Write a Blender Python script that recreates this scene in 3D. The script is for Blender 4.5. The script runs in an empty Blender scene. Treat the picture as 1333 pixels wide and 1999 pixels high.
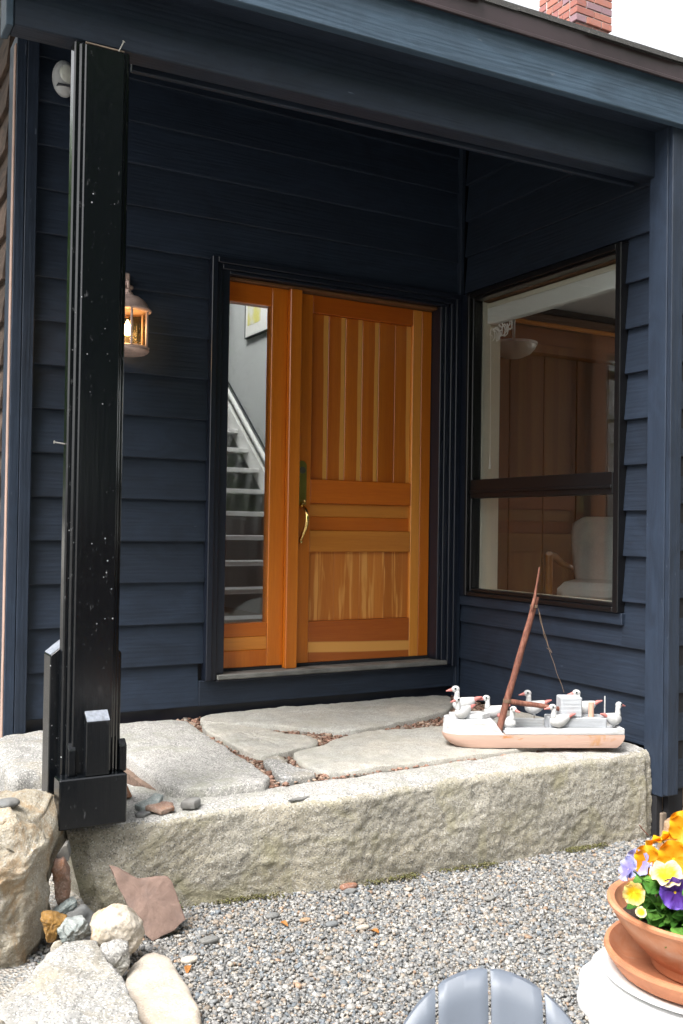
import bpy, bmesh, math, random
import numpy as np
from mathutils import Vector, Matrix, noise

random.seed(7)
rng = np.random.default_rng(7)
S = bpy.context.scene
COL = S.collection
R = math.radians

# ------------------------------------------------------------------ camera
cam_d = bpy.data.cameras.new('camera')
cam = bpy.data.objects.new('camera', cam_d)
COL.objects.link(cam)
S.camera = cam
cam_d.sensor_fit = 'VERTICAL'
cam_d.sensor_height = 36.0
cam_d.lens = 36.0 * 1884.77 / 1999.0
cam_d.clip_start = 0.05
cam_d.clip_end = 800
_y, _p, _r = R(29.0678), R(0.9084), R(-0.8689)
_f = Vector((math.sin(_y) * math.cos(_p), math.cos(_y) * math.cos(_p), math.sin(_p)))
_r0 = Vector((math.cos(_y), -math.sin(_y), 0))
_u0 = _r0.cross(_f)
_rt = math.cos(_r) * _r0 - math.sin(_r) * _u0
_up = math.sin(_r) * _r0 + math.cos(_r) * _u0
cam.matrix_world = Matrix(((_rt.x, _up.x, -_f.x, -3.3546), (_rt.y, _up.y, -_f.y, -4.6174),
                           (_rt.z, _up.z, -_f.z, 0.9447), (0, 0, 0, 1)))
cam_d.dof.use_dof = True
cam_d.dof.focus_distance = 4.6
cam_d.dof.aperture_fstop = 16.0

# ------------------------------------------------------------------ sky, sun, exposure
SUN_EL, SUN_AZ = R(56), R(245)          # azimuth clockwise from +y
world = bpy.data.worlds.new('World')
S.world = world
world.use_nodes = True
wn = world.node_tree.nodes
wl = world.node_tree.links
wn.clear()
sky = wn.new('ShaderNodeTexSky')
sky.sky_type = 'NISHITA'
sky.sun_disc = False
sky.sun_elevation = SUN_EL
sky.sun_rotation = SUN_AZ
sky.air_density = 1.0
sky.dust_density = 4.0
sky.ozone_density = 1.0
hs = wn.new('ShaderNodeHueSaturation')
hs.inputs['Saturation'].default_value = 0.12      # an overcast sky: the blue is veiled by cloud
bg = wn.new('ShaderNodeBackground')
bg.inputs['Strength'].default_value = 0.15
wo = wn.new('ShaderNodeOutputWorld')
wl.new(sky.outputs[0], hs.inputs['Color'])
wl.new(hs.outputs[0], bg.inputs['Color'])
wl.new(bg.outputs[0], wo.inputs['Surface'])
sun_d = bpy.data.lights.new('sun', 'SUN')
sun_d.energy = 1.5
sun_d.angle = R(25)
sun_d.color = (1.0, 0.96, 0.9)
sun = bpy.data.objects.new('sun', sun_d)
COL.objects.link(sun)
sdir = Vector((math.sin(SUN_AZ) * math.cos(SUN_EL), math.cos(SUN_AZ) * math.cos(SUN_EL), math.sin(SUN_EL)))
sun.rotation_euler = sdir.to_track_quat('Z', 'Y').to_euler()
sun.location = (0, -10, 12)

S.view_settings.view_transform = 'Standard'
S.view_settings.look = 'None'
S.view_settings.gamma = 1.0
S.view_settings.exposure = 1.68
S.render.engine = 'CYCLES'
S.cycles.use_denoising = True
S.cycles.max_bounces = 10
S.cycles.diffuse_bounces = 5
S.cycles.glossy_bounces = 4
S.cycles.transparent_max_bounces = 24
S.cycles.sample_clamp_indirect = 6.0
S.cycles.caustics_reflective = False
S.cycles.caustics_refractive = False

# ------------------------------------------------------------------ helpers: meshes
class MB:
    """collects vertices and faces of one mesh"""
    def __init__(s):
        s.v = []; s.f = []
    def add(s, vs, fs):
        o = len(s.v)
        s.v.extend([tuple(map(float, p)) for p in vs])
        s.f.extend([tuple(i + o for i in f) for f in fs])
        return s
    def box(s, x0, x1, y0, y1, z0, z1, b=0.002):
        """box with chamfered edges"""
        x0, x1 = min(x0, x1), max(x0, x1); y0, y1 = min(y0, y1), max(y0, y1); z0, z1 = min(z0, z1), max(z0, z1)
        b = min(b, (x1 - x0) * .4, (y1 - y0) * .4, (z1 - z0) * .4)
        if b <= 0:
            v = [(x, y, z) for x in (x0, x1) for y in (y0, y1) for z in (z0, z1)]
            return s.add(v, [(0, 1, 3, 2), (4, 6, 7, 5), (0, 4, 5, 1), (2, 3, 7, 6), (0, 2, 6, 4), (1, 5, 7, 3)])
        bm = bmesh.new()
        lo = (x0, y0, z0); hi = (x1, y1, z1)
        idx = {}
        vs = []
        for cx in (0, 1):
            for cy in (0, 1):
                for cz in (0, 1):
                    c = (cx, cy, cz)
                    for ax in range(3):
                        p = []
                        for k in range(3):
                            e = lo[k] if c[k] == 0 else hi[k]
                            if k != ax:
                                e += b if c[k] == 0 else -b
                            p.append(e)
                        idx[(c, ax)] = len(vs); vs.append(p)
        bm.free()
        fs = []
        for ax in range(3):
            a, d = [k for k in range(3) if k != ax]
            for side in (0, 1):
                ring = []
                for (i, j) in ((0, 0), (1, 0), (1, 1), (0, 1)):
                    c = [0, 0, 0]; c[ax] = side; c[a] = i; c[d] = j
                    ring.append(idx[(tuple(c), ax)])
                flip = (side == 0) ^ (ax == 1)
                fs.append(tuple(reversed(ring)) if flip else tuple(ring))
        for ax in range(3):
            a, d = [k for k in range(3) if k != ax]
            for i in (0, 1):
                for j in (0, 1):
                    c0 = [0, 0, 0]; c0[a] = i; c0[d] = j; c0[ax] = 0
                    c1 = list(c0); c1[ax] = 1
                    c0 = tuple(c0); c1 = tuple(c1)
                    fs.append((idx[(c0, a)], idx[(c0, d)], idx[(c1, d)], idx[(c1, a)]))
        for cx in (0, 1):
            for cy in (0, 1):
                for cz in (0, 1):
                    c = (cx, cy, cz)
                    fs.append((idx[(c, 0)], idx[(c, 1)], idx[(c, 2)]))
        return s.add(vs, fs)
    def tube(s, pts, rad, n=10, caps=True):
        """round tube along points; rad is a number or one per point"""
        pts = [Vector(p) for p in pts]
        if not hasattr(rad, '__len__'):
            rad = [rad] * len(pts)
        rings = []
        ref = None
        for i, p in enumerate(pts):
            t = (pts[min(i + 1, len(pts) - 1)] - pts[max(i - 1, 0)]).normalized()
            if ref is None:
                ref = t.orthogonal().normalized()
            ref = (ref - t * ref.dot(t)).normalized()
            b = t.cross(ref)
            rings.append([p + (ref * math.cos(2 * math.pi * k / n) + b * math.sin(2 * math.pi * k / n)) * rad[i] for k in range(n)])
        vs = [q for r in rings for q in r]
        fs = []
        for i in range(len(pts) - 1):
            for k in range(n):
                fs.append((i * n + k, i * n + (k + 1) % n, (i + 1) * n + (k + 1) % n, (i + 1) * n + k))
        if caps:
            fs.append(tuple(reversed(range(n)))); fs.append(tuple((len(pts) - 1) * n + k for k in range(n)))
        return s.add(vs, fs)
    def lathe(s, prof, c=(0, 0, 0), n=32, a0=0, a1=2 * math.pi):
        """turn a (r,z) profile about a vertical axis at c"""
        full = abs(a1 - a0 - 2 * math.pi) < 1e-6
        m = n if full else n + 1
        vs = []
        for r, z in prof:
            for k in range(m):
                a = a0 + (a1 - a0) * k / n
                vs.append((c[0] + max(r, 1e-5) * math.cos(a), c[1] + max(r, 1e-5) * math.sin(a), c[2] + z))
        fs = []
        for i in range(len(prof) - 1):
            for k in range(n):
                k2 = (k + 1) % m
                fs.append((i * m + k, i * m + k2, (i + 1) * m + k2, (i + 1) * m + k))
        return s.add(vs, fs)
    def prism(s, poly, z0, z1, fr=None):
        """extrude polygon; fr maps (u,w,n) to a point"""
        fr = fr or (lambda u, w, n: (u, w, n))
        m = len(poly)
        vs = [fr(u, w, z0) for u, w in poly] + [fr(u, w, z1) for u, w in poly]
        fs = [tuple(reversed(range(m))), tuple(range(m, 2 * m))]
        for k in range(m):
            fs.append((k, (k + 1) % m, m + (k + 1) % m, m + k))
        return s.add(vs, fs)
    def ball(s, c, r, nu=16, nv=10, f=None):
        vs = []
        rr = r if hasattr(r, '__len__') else (r, r, r)
        for j in range(nv + 1):
            t = math.pi * j / nv
            for i in range(nu):
                a = 2 * math.pi * i / nu
                q = [math.sin(t) * math.cos(a), math.sin(t) * math.sin(a), math.cos(t)]
                p = [c[k] + rr[k] * q[k] for k in range(3)]
                if f: p = f(p, q)
                vs.append(p)
        fs = []
        for j in range(nv):
            for i in range(nu):
                fs.append((j * nu + i, (j + 1) * nu + i, (j + 1) * nu + (i + 1) % nu, j * nu + (i + 1) % nu))
        return s.add(vs, fs)

ORG = {}
def make_mesh(name, mb, mat, smooth=False, origin=None):
    v = np.array(mb.v, dtype=np.float64).reshape(-1, 3)
    if origin is None:
        lo, hi = v.min(0), v.max(0)
        origin = ((lo[0] + hi[0]) / 2, (lo[1] + hi[1]) / 2, lo[2])
    origin = np.array(origin, dtype=float)
    me = bpy.data.meshes.new(name)
    me.from_pydata((v - origin).tolist(), [], mb.f)
    bm = bmesh.new(); bm.from_mesh(me)
    bmesh.ops.remove_doubles(bm, verts=bm.verts, dist=1e-6)
    bmesh.ops.recalc_face_normals(bm, faces=bm.faces)
    bm.to_mesh(me); bm.free()
    if mat: me.materials.append(mat)
    if smooth:
        me.polygons.foreach_set('use_smooth', [True] * len(me.polygons))
        if smooth != 'all':
            me.set_sharp_from_angle(angle=R(38 if smooth is True else smooth))
    return me, origin

def link(name, me, parent, origin):
    o = bpy.data.objects.new(name, me)
    COL.objects.link(o)
    ORG[o.name] = np.array(origin, dtype=float)
    if parent is not None:
        o.parent = parent
        o.location = tuple(np.array(origin) - ORG[parent.name])
    else:
        o.location = tuple(origin)
    return o

def obj(name, mb, mat, parent=None, smooth=False, origin=None):
    me, og = make_mesh(name, mb, mat, smooth, origin)
    return link(name, me, parent, og)

def tag(o, label=None, cat=None, group=None, kind=None):
    if label: o['label'] = label
    if cat: o['category'] = cat
    if group: o['group'] = group
    if kind: o['kind'] = kind
    return o

def thing(name, label, cat, loc=(0, 0, 0), rotz=0.0, group=None):
    o = bpy.data.objects.new(name, None)
    COL.objects.link(o)
    o.empty_display_size = 0.1
    o.location = loc; o.rotation_euler = (0, 0, rotz)
    ORG[o.name] = np.zeros(3)
    return tag(o, label, cat, group)

def copy_tree(o, parent=None):
    c = o.copy(); COL.objects.link(c)
    if parent is not None: c.parent = parent
    ORG[c.name] = ORG[o.name]
    for ch in list(o.children):
        copy_tree(ch, c)
    return c

def nz(p, sc, oct=3):
    return noise.fractal(Vector(p) * sc, 1.0, 2.0, oct)

# ------------------------------------------------------------------ helpers: materials
class NT:
    def __init__(s, name):
        s.m = bpy.data.materials.new(name)
        s.m.use_nodes = True
        s.t = s.m.node_tree
        s.t.nodes.clear()
        s.out = s.t.nodes.new('ShaderNodeOutputMaterial')
    def n(s, typ, **kw):
        nd = s.t.nodes.new('ShaderNode' + typ)
        for k, v in kw.items():
            if k.startswith('_'):
                setattr(nd, k[1:], v)
            else:
                key = int(k[1:]) if (k[0] == 'i' and k[1:].isdigit()) else k.replace('_', ' ')
                s.set(nd, key, v)
        return nd
    def set(s, nd, key, v):
        if isinstance(v, tuple) and len(v) == 2 and isinstance(v[0], bpy.types.Node):
            s.t.links.new(v[0].outputs[v[1]], nd.inputs[key])
        elif isinstance(v, bpy.types.Node):
            s.t.links.new(v.outputs[0], nd.inputs[key])
        else:
            inp = nd.inputs[key]
            if isinstance(v, (tuple, list)) and len(v) == 3 and inp.type == 'RGBA':
                v = (*v, 1)
            inp.default_value = v
    def ramp(s, fac, stops, interp='LINEAR'):
        nd = s.t.nodes.new('ShaderNodeValToRGB')
        nd.color_ramp.interpolation = interp
        el = nd.color_ramp.elements
        while len(el) < len(stops): el.new(0.5)
        for e, (p, c) in zip(el, stops):
            e.position = p
            if not hasattr(c, '__len__'): c = (c, c, c)
            e.color = (*c, 1)
        s.set(nd, 0, fac)
        return nd
    def mix(s, fac, a, b, typ='MIX'):
        nd = s.t.nodes.new('ShaderNodeMix')
        nd.data_type = 'RGBA'; nd.blend_type = typ
        s.set(nd, 0, fac); s.set(nd, 6, a); s.set(nd, 7, b)
        return (nd, 2)
    def math(s, op, a, b=0.0, c=None):
        nd = s.t.nodes.new('ShaderNodeMath'); nd.operation = op
        s.set(nd, 0, a); s.set(nd, 1, b)
        if c is not None: s.set(nd, 2, c)
        return nd
    def coords(s, scale=(1, 1, 1), rnd=True, which='Object', off=(0, 0, 0)):
        tc = s.n('TexCoord')
        src = (tc, which)
        if rnd:
            oi = s.n('ObjectInfo')
            cx = s.n('CombineXYZ', X=s.math('MULTIPLY', (oi, 'Random'), 37.0), Y=s.math('MULTIPLY', (oi, 'Random'), 91.0), Z=s.math('MULTIPLY', (oi, 'Random'), 53.0))
            ad = s.n('VectorMath'); ad.operation = 'ADD'
            s.set(ad, 0, src); s.set(ad, 1, cx)
            src = (ad, 0)
        mp = s.n('Mapping', Vector=src, Scale=scale, Location=off)
        return mp
    def noise(s, vec, scale, detail=4, rough=.55, dist=0.0):
        return s.n('TexNoise', Vector=vec, Scale=scale, Detail=detail, Roughness=rough, Distortion=dist)
    def bsdf(s, color, rough=.5, bump=None, strength=.3, dist=.01, **kw):
        b = s.n('BsdfPrincipled')
        s.set(b, 'Base Color', color); s.set(b, 'Roughness', rough)
        for k, v in kw.items(): s.set(b, k.replace('_', ' '), v)
        if bump is not None:
            bp = s.n('Bump', Strength=strength, Distance=dist, Height=bump)
            s.set(b, 'Normal', bp)
        s.t.links.new(b.outputs[0], s.out.inputs['Surface'])
        s.b = b
        return s.m

AX = {'x': (0.06, 1, 1), 'y': (1, 0.06, 1), 'z': (1, 1, 0.06)}
def ax(a, k=1.0):
    return tuple(c * k for c in AX[a])

def m_sawn(name, axis, col, rough=.55, var=.22, bump=.38, wear=0.0, wearcol=(.25, .25, .25)):
    """rough-sawn painted timber, grain along axis"""
    t = NT(name)
    v = t.coords(ax(axis))
    n1 = t.noise(v, 55, 5, .6, .6)
    v2 = t.coords(tuple(c ** .35 if c < 1 else 1 for c in AX[axis]))
    n2 = t.noise(v2, 9, 4, .6, 1.5)
    wv = t.n('TexWave', Vector=t.coords(ax(axis)), Scale=14.0, Distortion=9.0, Detail=3.0, Detail_Scale=1.2)
    wv.bands_direction = {'x': 'Z', 'y': 'Z', 'z': 'X'}[axis]
    n3 = t.noise(t.coords((1, 1, 1)), 230, 2, .5)
    h = t.math('ADD', t.math('MULTIPLY', (n1, 0), .8), t.math('MULTIPLY', (wv, 'Fac'), .22))
    h = t.math('ADD', h, t.math('MULTIPLY', (n3, 0), .22))
    oi = t.n('ObjectInfo')
    f = t.ramp((n2, 0), [(.3, 1 - var), (.7, 1 + var)])
    f2 = t.math('MULTIPLY_ADD', (oi, 'Random'), .36, .82)
    c = t.mix(1.0, col, f, 'MULTIPLY')
    cc = t.n('CombineXYZ', X=f2, Y=f2, Z=f2)
    c = t.mix(1.0, c, cc, 'MULTIPLY')
    if wear > 0:
        nw = t.noise(t.coords(tuple(q ** .5 for q in AX[axis])), 40, 4, .7)
        w = t.ramp((nw, 0), [(.72 - wear * .1, 0.0), (.78, 1.0)])
        c = t.mix(w, c, wearcol)
    return t.bsdf(c, rough, h, bump, .006, **{'Specular IOR Level': .4})

def m_fir(name, axis, dark, light, rough=.32, sap=None, coat=.3):
    """varnished fir: fine straight grain and broad tone bands"""
    t = NT(name)
    v = t.coords(ax(axis))
    big = t.noise(t.coords(tuple(c * (.35 if c < 1 else 1) for c in AX[axis])), 9, 3, .5, .4)
    fine = t.noise(v, 120, 3, .6, .2)
    f = t.math('ADD', t.math('MULTIPLY', (big, 0), .75), t.math('MULTIPLY', (fine, 0), .35))
    r = t.ramp(f, [(.36, dark), (.55, tuple((a + b) / 2 for a, b in zip(dark, light))), (.74, light)])
    oi = t.n('ObjectInfo')
    k = t.math('MULTIPLY_ADD', (oi, 'Random'), .22, .89)
    c = t.mix(1.0, r, t.n('CombineXYZ', X=k, Y=k, Z=k), 'MULTIPLY')
    if sap:
        c = sap(t, c)
    m = t.bsdf(c, rough, (fine, 0), .08, .002)
    t.set(t.b, 'Coat Weight', coat); t.set(t.b, 'Coat Roughness', .22)
    return m

def m_plain(name, col, rough=.5, metal=0.0, var=.12, sc=20, bump=.1, **kw):
    t = NT(name)
    n1 = t.noise(t.coords(), sc, 4, .6)
    r = t.ramp((n1, 0), [(.25, tuple(c * (1 - var) for c in col)), (.75, tuple(min(1, c * (1 + var)) for c in col))])
    n2 = t.noise(t.coords(), sc * 8, 3, .6)
    m = t.bsdf(r, rough, (n2, 0), bump, .003, Metallic=metal)
    for k, v in kw.items(): t.set(t.b, k.replace('_', ' '), v)
    return m

def m_stone(name, base, tint, speck=(.08, .08, .085), white=(.62, .60, .57), lichen=None, sc=1.0, bump=.5, band=None, spk=1.0, rough=.85):
    """granite-like stone with grains, tint clouds and stains"""
    t = NT(name)
    v = t.coords()
    big = t.noise(v, 3.2 * sc, 4, .6, .5)
    mid = t.noise(v, 18 * sc, 5, .65)
    fine = t.noise(v, 160 * sc, 3, .7)
    vo = t.n('TexVoronoi', Vector=v, Scale=230 * sc)
    c = t.mix(t.ramp((big, 0), [(.38, 0.0), (.66, 1.0)]), base, tint)
    c = t.mix(t.math('MULTIPLY', t.ramp((mid, 0), [(.35, 1.0), (.6, 0.0)]), .45), c, tuple(x * .55 for x in base))
    rc = t.n('SeparateColor', Color=(vo, 'Color'))
    c = t.mix(t.math('MULTIPLY', t.ramp((rc, 0), [(.80, 0.0), (.84, 1.0)]), .75 * spk), c, white)
    c = t.mix(t.math('MULTIPLY', t.ramp((rc, 1), [(.84, 0.0), (.88, 1.0)]), .6 * spk), c, speck)
    if band:
        nb = t.noise(t.coords((1.6, 1.6, .8)), 7 * sc, 6, .75, .6)
        c = t.mix(t.ramp((nb, 0), [(.5, 0.0), (.64, .75)]), c, band)
    if lichen:
        nl = t.noise(t.coords(off=(3, 5, 1)), 4.5, 6, .7, .8)
        geo = t.n('NewGeometry')
        c = t.mix(t.math('MULTIPLY', t.ramp((nl, 0), [(.5, 0.0), (.66, 1.0)]), .7), c, lichen)
    h = t.math('ADD', t.math('MULTIPLY', (mid, 0), .7), t.math('MULTIPLY', (fine, 0), .5))
    return t.bsdf(c, rough, h, bump, .012, **{'Specular IOR Level': .3})

def m_glass(name, tint=(.985, .993, .989), ior=1.5, bumpy=False):
    """thin window glass: clear with true Fresnel reflection on both faces"""
    t = NT(name)
    geo = t.n('NewGeometry')
    io = t.math('ADD', t.math('MULTIPLY', (geo, 'Backfacing'), 1 / ior - ior), ior)
    fr = t.n('Fresnel', IOR=io)
    tr = t.n('BsdfTransparent', Color=tint)
    gl = t.n('BsdfGlossy', Roughness=0.0 if not bumpy else .08)
    if bumpy:
        nb = t.noise(t.coords((1, 1, .25)), 90, 3, .6, 1.0)
        bp = t.n('Bump', Strength=.5, Distance=.004, Height=(nb, 0))
        t.set(fr, 'Normal', bp); t.set(gl, 'Normal', bp)
    else:
        nb = t.noise(t.coords(), 2.2, 2, .5)
        bp = t.n('Bump', Strength=.035, Distance=.02, Height=(nb, 0))
        t.set(gl, 'Normal', bp)
    mx = t.n('MixShader')
    t.set(mx, 0, fr); t.set(mx, 1, tr); t.set(mx, 2, gl)
    t.t.links.new(mx.outputs[0], t.out.inputs['Surface'])
    return t.m

def m_vcol(name, rough=.8, bump=.15, spec=.3):
    t = NT(name)
    at = t.n('Attribute', _attribute_name='col')
    n1 = t.noise(t.coords(rnd=False), 400, 2, .6)
    c = t.mix(.35, (at, 'Color'), t.mix(1.0, (at, 'Color'), t.ramp((n1, 0), [(.3, .4), (.7, 1.6)]), 'MULTIPLY'))
    return t.bsdf(c, rough, (n1, 0), bump, .003, **{'Specular IOR Level': spec})

def m_leaf(name, col, col2, trans=.3):
    t = NT(name)
    oi = t.n('ObjectInfo')
    n1 = t.noise(t.coords(), 9, 3, .6)
    c = t.mix(t.ramp((n1, 0), [(.3, 0.0), (.7, 1.0)]), col, col2)
    b = t.n('BsdfPrincipled'); t.set(b, 'Base Color', c); t.set(b, 'Roughness', .6); t.set(b, 'Specular IOR Level', .2)
    tl = t.n('BsdfTranslucent', Color=c)
    mx = t.n('MixShader'); t.set(mx, 0, trans); t.set(mx, 1, b); t.set(mx, 2, tl)
    t.t.links.new(mx.outputs[0], t.out.inputs['Surface'])
    return t.m

NAVY = (.0158, .0245, .0420)
M = {}
M['navy_x'] = m_sawn('navy_paint_x', 'x', NAVY, wear=.05, wearcol=(.10, .12, .16))
M['navy_y'] = m_sawn('navy_paint_y', 'y', NAVY, wear=.05, wearcol=(.10, .12, .16))
M['navy_z'] = m_sawn('navy_paint_z', 'z', tuple(c * 1.15 for c in NAVY), wear=.35, wearcol=(.13, .15, .19))
M['fascia'] = m_sawn('fascia_paint', 'x', (.050, .082, .120), rough=.5, wear=.3, wearcol=(.13, .15, .18))
M['trim'] = m_plain('trim_paint', (.0095, .013, .023), .33, bump=.05)
M['dark'] = m_plain('dark_void', (.012, .012, .015), .8)
M['frame'] = m_plain('window_metal', (.006, .006, .007), .30, bump=.03)
M['drip'] = m_plain('brown_metal', (.045, .030, .034), .38, var=.25, sc=5)
M['weather_y'] = m_sawn('weathered_siding', 'y', (.070, .046, .034), rough=.9, var=.6, wear=.7, wearcol=(.15, .13, .115))
M['weather_z'] = m_sawn('weathered_board', 'z', (.22, .17, .13), rough=.9, var=.5, wear=.7, wearcol=(.34, .31, .28))
M['raw_edge'] = m_sawn('raw_cedar_edge', 'z', (.42, .29, .24), rough=.85, var=.2, wear=.3, wearcol=(.6, .55, .5))
FD, FL = (.43, .100, .005), (.59, .175, .013)
M['fir_z'] = m_fir('fir_vertical', 'z', FD, FL)
M['fir_x'] = m_fir('fir_horizontal', 'x', (.40, .078, .004), (.54, .138, .010))
M['fir_lx'] = m_fir('fir_light_rail', 'x', (.48, .15, .016), (.64, .25, .040))
M['fir_lz'] = m_fir('fir_light_stile', 'z', (.50, .16, .018), (.66, .265, .042))

def sap_edge(width):
    def f(t, c):
        tc = t.n('TexCoord')
        sp = t.n('SeparateXYZ', Vector=(tc, 'Object'))
        n = t.noise(t.coords((1, 1, .12)), 14, 2, .5)
        e = t.math('ADD', (sp, 0), t.math('MULTIPLY', t.math('SUBTRACT', (n, 0), .5), .022))
        mk = t.ramp(t.math('MULTIPLY_ADD', e, 60.0, .5 - width * 60), [(.46, 0.0), (.54, 1.0)])
        return t.mix(mk, c, (.70, .32, .065))
    return f
M['plank'] = m_fir('fir_plank', 'z', (.39, .088, .006), (.54, .158, .014), sap=sap_edge(.079))
def streaks(t, c):
    n = t.noise(t.coords((1, 1, .07)), 26, 3, .55, .5)
    return t.mix(t.ramp((n, 0), [(.52, 0.0), (.62, .75)]), c, (.78, .38, .10))
M['streak'] = m_fir('fir_streaked', 'z', (.46, .13, .018), (.60, .21, .036), sap=streaks)
def hband(t, c):
    tc = t.n('TexCoord')
    sp = t.n('SeparateXYZ', Vector=(tc, 'Object'))
    n = t.noise(t.coords((.1, 1, 1)), 6, 2, .5)
    e = t.math('ADD', (sp, 2), t.math('MULTIPLY', t.math('SUBTRACT', (n, 0), .5), .03))
    e = t.math('ADD', e, t.math('MULTIPLY', (sp, 0), .03))
    up = t.ramp(t.math('MULTIPLY_ADD', e, 1.0, 0), [(.045, 0.0), (.05, 1.0), (.10, 1.0), (.105, 0.0)])
    return t.mix(up, c, (.74, .35, .085))
M['band'] = m_fir('fir_banded_rail', 'x', (.36, .075, .010), (.52, .145, .022), sap=hband)
M['brass'] = m_plain('brass', (.78, .55, .20), .18, 1.0, .1, 30, .02)
M['brass_plate'] = m_plain('aged_brass_plate', (.42, .36, .10), .28, 1.0, .2, 12, .05)
M['steel'] = m_plain('lock_steel', (.25, .23, .18), .3, 1.0)
M['sill'] = m_plain('stone_grey_sill', (.15, .15, .14), .6, var=.45, sc=9, bump=.2)
M['glass'] = m_glass('window_glass')
M['glass_lamp'] = m_glass('seeded_lamp_glass', (.98, .88, .70), bumpy=True)
M['white'] = m_plain('white_paint', (.82, .82, .81), .5, var=.03, bump=.04)
M['wall_in'] = m_plain('interior_wall_paint', (.50, .52, .53), .7, var=.02, bump=.03)
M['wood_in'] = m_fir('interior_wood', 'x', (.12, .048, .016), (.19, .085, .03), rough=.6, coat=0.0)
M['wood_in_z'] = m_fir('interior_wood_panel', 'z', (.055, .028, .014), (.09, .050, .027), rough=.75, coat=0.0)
M['floor_in'] = m_fir('interior_floor', 'x', (.16, .08, .04), (.25, .13, .06), rough=.35)
M['cream'] = m_plain('cream_jamb', (.70, .66, .56), .5, var=.03)

# black glossy post paint with chips, dust and drips
t = NT('black_gloss_paint')
v = t.coords()
vo = t.n('TexVoronoi', Vector=v, Scale=34.0, Randomness=1.0)
nn = t.noise(t.coords(), 5.5, 3, .6)
spots = t.math('MULTIPLY', t.ramp((vo, 'Distance'), [(.05, 1.0), (.10, 0.0)]), t.ramp((nn, 0), [(.52, 0.0), (.60, 1.0)]))
n2 = t.noise(t.coords((1, 1, .4)), 60, 5, .7)
dust = t.math('MULTIPLY', t.ramp((n2, 0), [(.62, 0.0), (.80, 1.0)]), t.ramp((nn, 0), [(.45, 0.0), (.6, .5)]))
c = t.mix(t.math('MAXIMUM', spots, dust), (.004, .005, .0065), (.42, .43, .44))
g = t.noise(t.coords((1, 1, .05)), 70, 4, .6)
ro = t.ramp((n2, 0), [(.3, .10), (.75, .24)])
M['black'] = t.bsdf(c, ro, (g, 0), .16, .002)
M['black_top'] = m_plain('grey_chamfer', (.20, .22, .26), .6, var=.4, sc=60, bump=.3)  # paler blue-grey for the chamfered tops of the black boards

M['granite'] = m_stone('grey_granite', (0.350, 0.342, 0.327), (0.418, 0.403, 0.380), lichen=(0.304, 0.304, 0.251), bump=.35)
M['granite_front'] = m_stone('hewn_granite', (.38, .355, .30), (.40, .36, .28), lichen=(.31, .285, .18), bump=.85, spk=.9, white=(.52, .50, .46))
M['granite_blue'] = m_stone('blue_grey_granite', (.29, .288, .28), (.345, .335, .315), lichen=(.31, .27, .20), bump=.6)
M['schist'] = m_stone('pale_schist', (0.395, 0.388, 0.357), (0.441, 0.410, 0.357), lichen=(0.319, 0.312, 0.266), bump=.3, spk=.5)
M['boulder_tan'] = m_stone('tan_boulder', (.44, .405, .34), (.39, .33, .235), band=(.33, .215, .11), bump=.9, spk=.5)
M['boulder_white'] = m_stone('mottled_boulder', (0.502, 0.456, 0.395), (0.456, 0.365, 0.251), band=(0.380, 0.228, 0.099), bump=.4, spk=.4)
M['boulder_pale'] = m_stone('pale_smooth_stone', (0.486, 0.441, 0.380), (0.471, 0.395, 0.319), bump=.15, spk=.35)
M['ochre'] = m_stone('ochre_stone', (0.319, 0.182, 0.053), (0.274, 0.144, 0.038), bump=.4, spk=.15)
M['redstone'] = m_stone('red_schist', (0.258, 0.129, 0.091), (0.319, 0.236, 0.190), band=(0.319, 0.129, 0.046), bump=.5, spk=.2)
M['greenschist'] = m_stone('green_grey_schist', (0.274, 0.312, 0.304), (0.350, 0.372, 0.365), band=(0.182, 0.228, 0.236), bump=.5, spk=.4)
M['slate_red'] = m_stone('reddish_slate', (.205, .138, .114), (.24, .165, .135), band=(.16, .115, .10), bump=.3, spk=.0)
M['slate_grey'] = m_stone('grey_slate', (0.167, 0.175, 0.182), (0.228, 0.213, 0.190), bump=.3, spk=.0)
M['orangestone'] = m_stone('orange_stone', (0.395, 0.228, 0.114), (0.365, 0.274, 0.190), band=(0.274, 0.129, 0.046), bump=.5, spk=.25)
M['gravel'] = m_vcol('gravel_stones')
M['grit'] = m_vcol('red_grit')
t = NT('gravel_bed')
n1 = t.noise(t.coords(rnd=False), 3.5, 4, .6)
vo = t.n('TexVoronoi', Vector=t.coords(rnd=False), Scale=95.0)
sc_ = t.n('SeparateColor', Color=(vo, 'Color'))
c = t.ramp((sc_, 0), [(.0, (.16, .165, .17)), (.35, (.25, .25, .245)), (.65, (.33, .29, .25)), (.9, (.42, .41, .39))])
c = t.mix(t.ramp((n1, 0), [(.5, 0.0), (.7, .6)]), c, (.24, .21, .15))
M['gravel_bed'] = t.bsdf(c, .9, (vo, 'Distance'), .8, .012)
t = NT('grit_bed')
n1 = t.noise(t.coords(rnd=False), 40, 5, .7)
M['grit_bed'] = t.bsdf(t.ramp((n1, 0), [(.3, (.10, .07, .05)), (.7, (.27, .18, .14))]), .95, (n1, 0), .8, .01)

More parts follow.
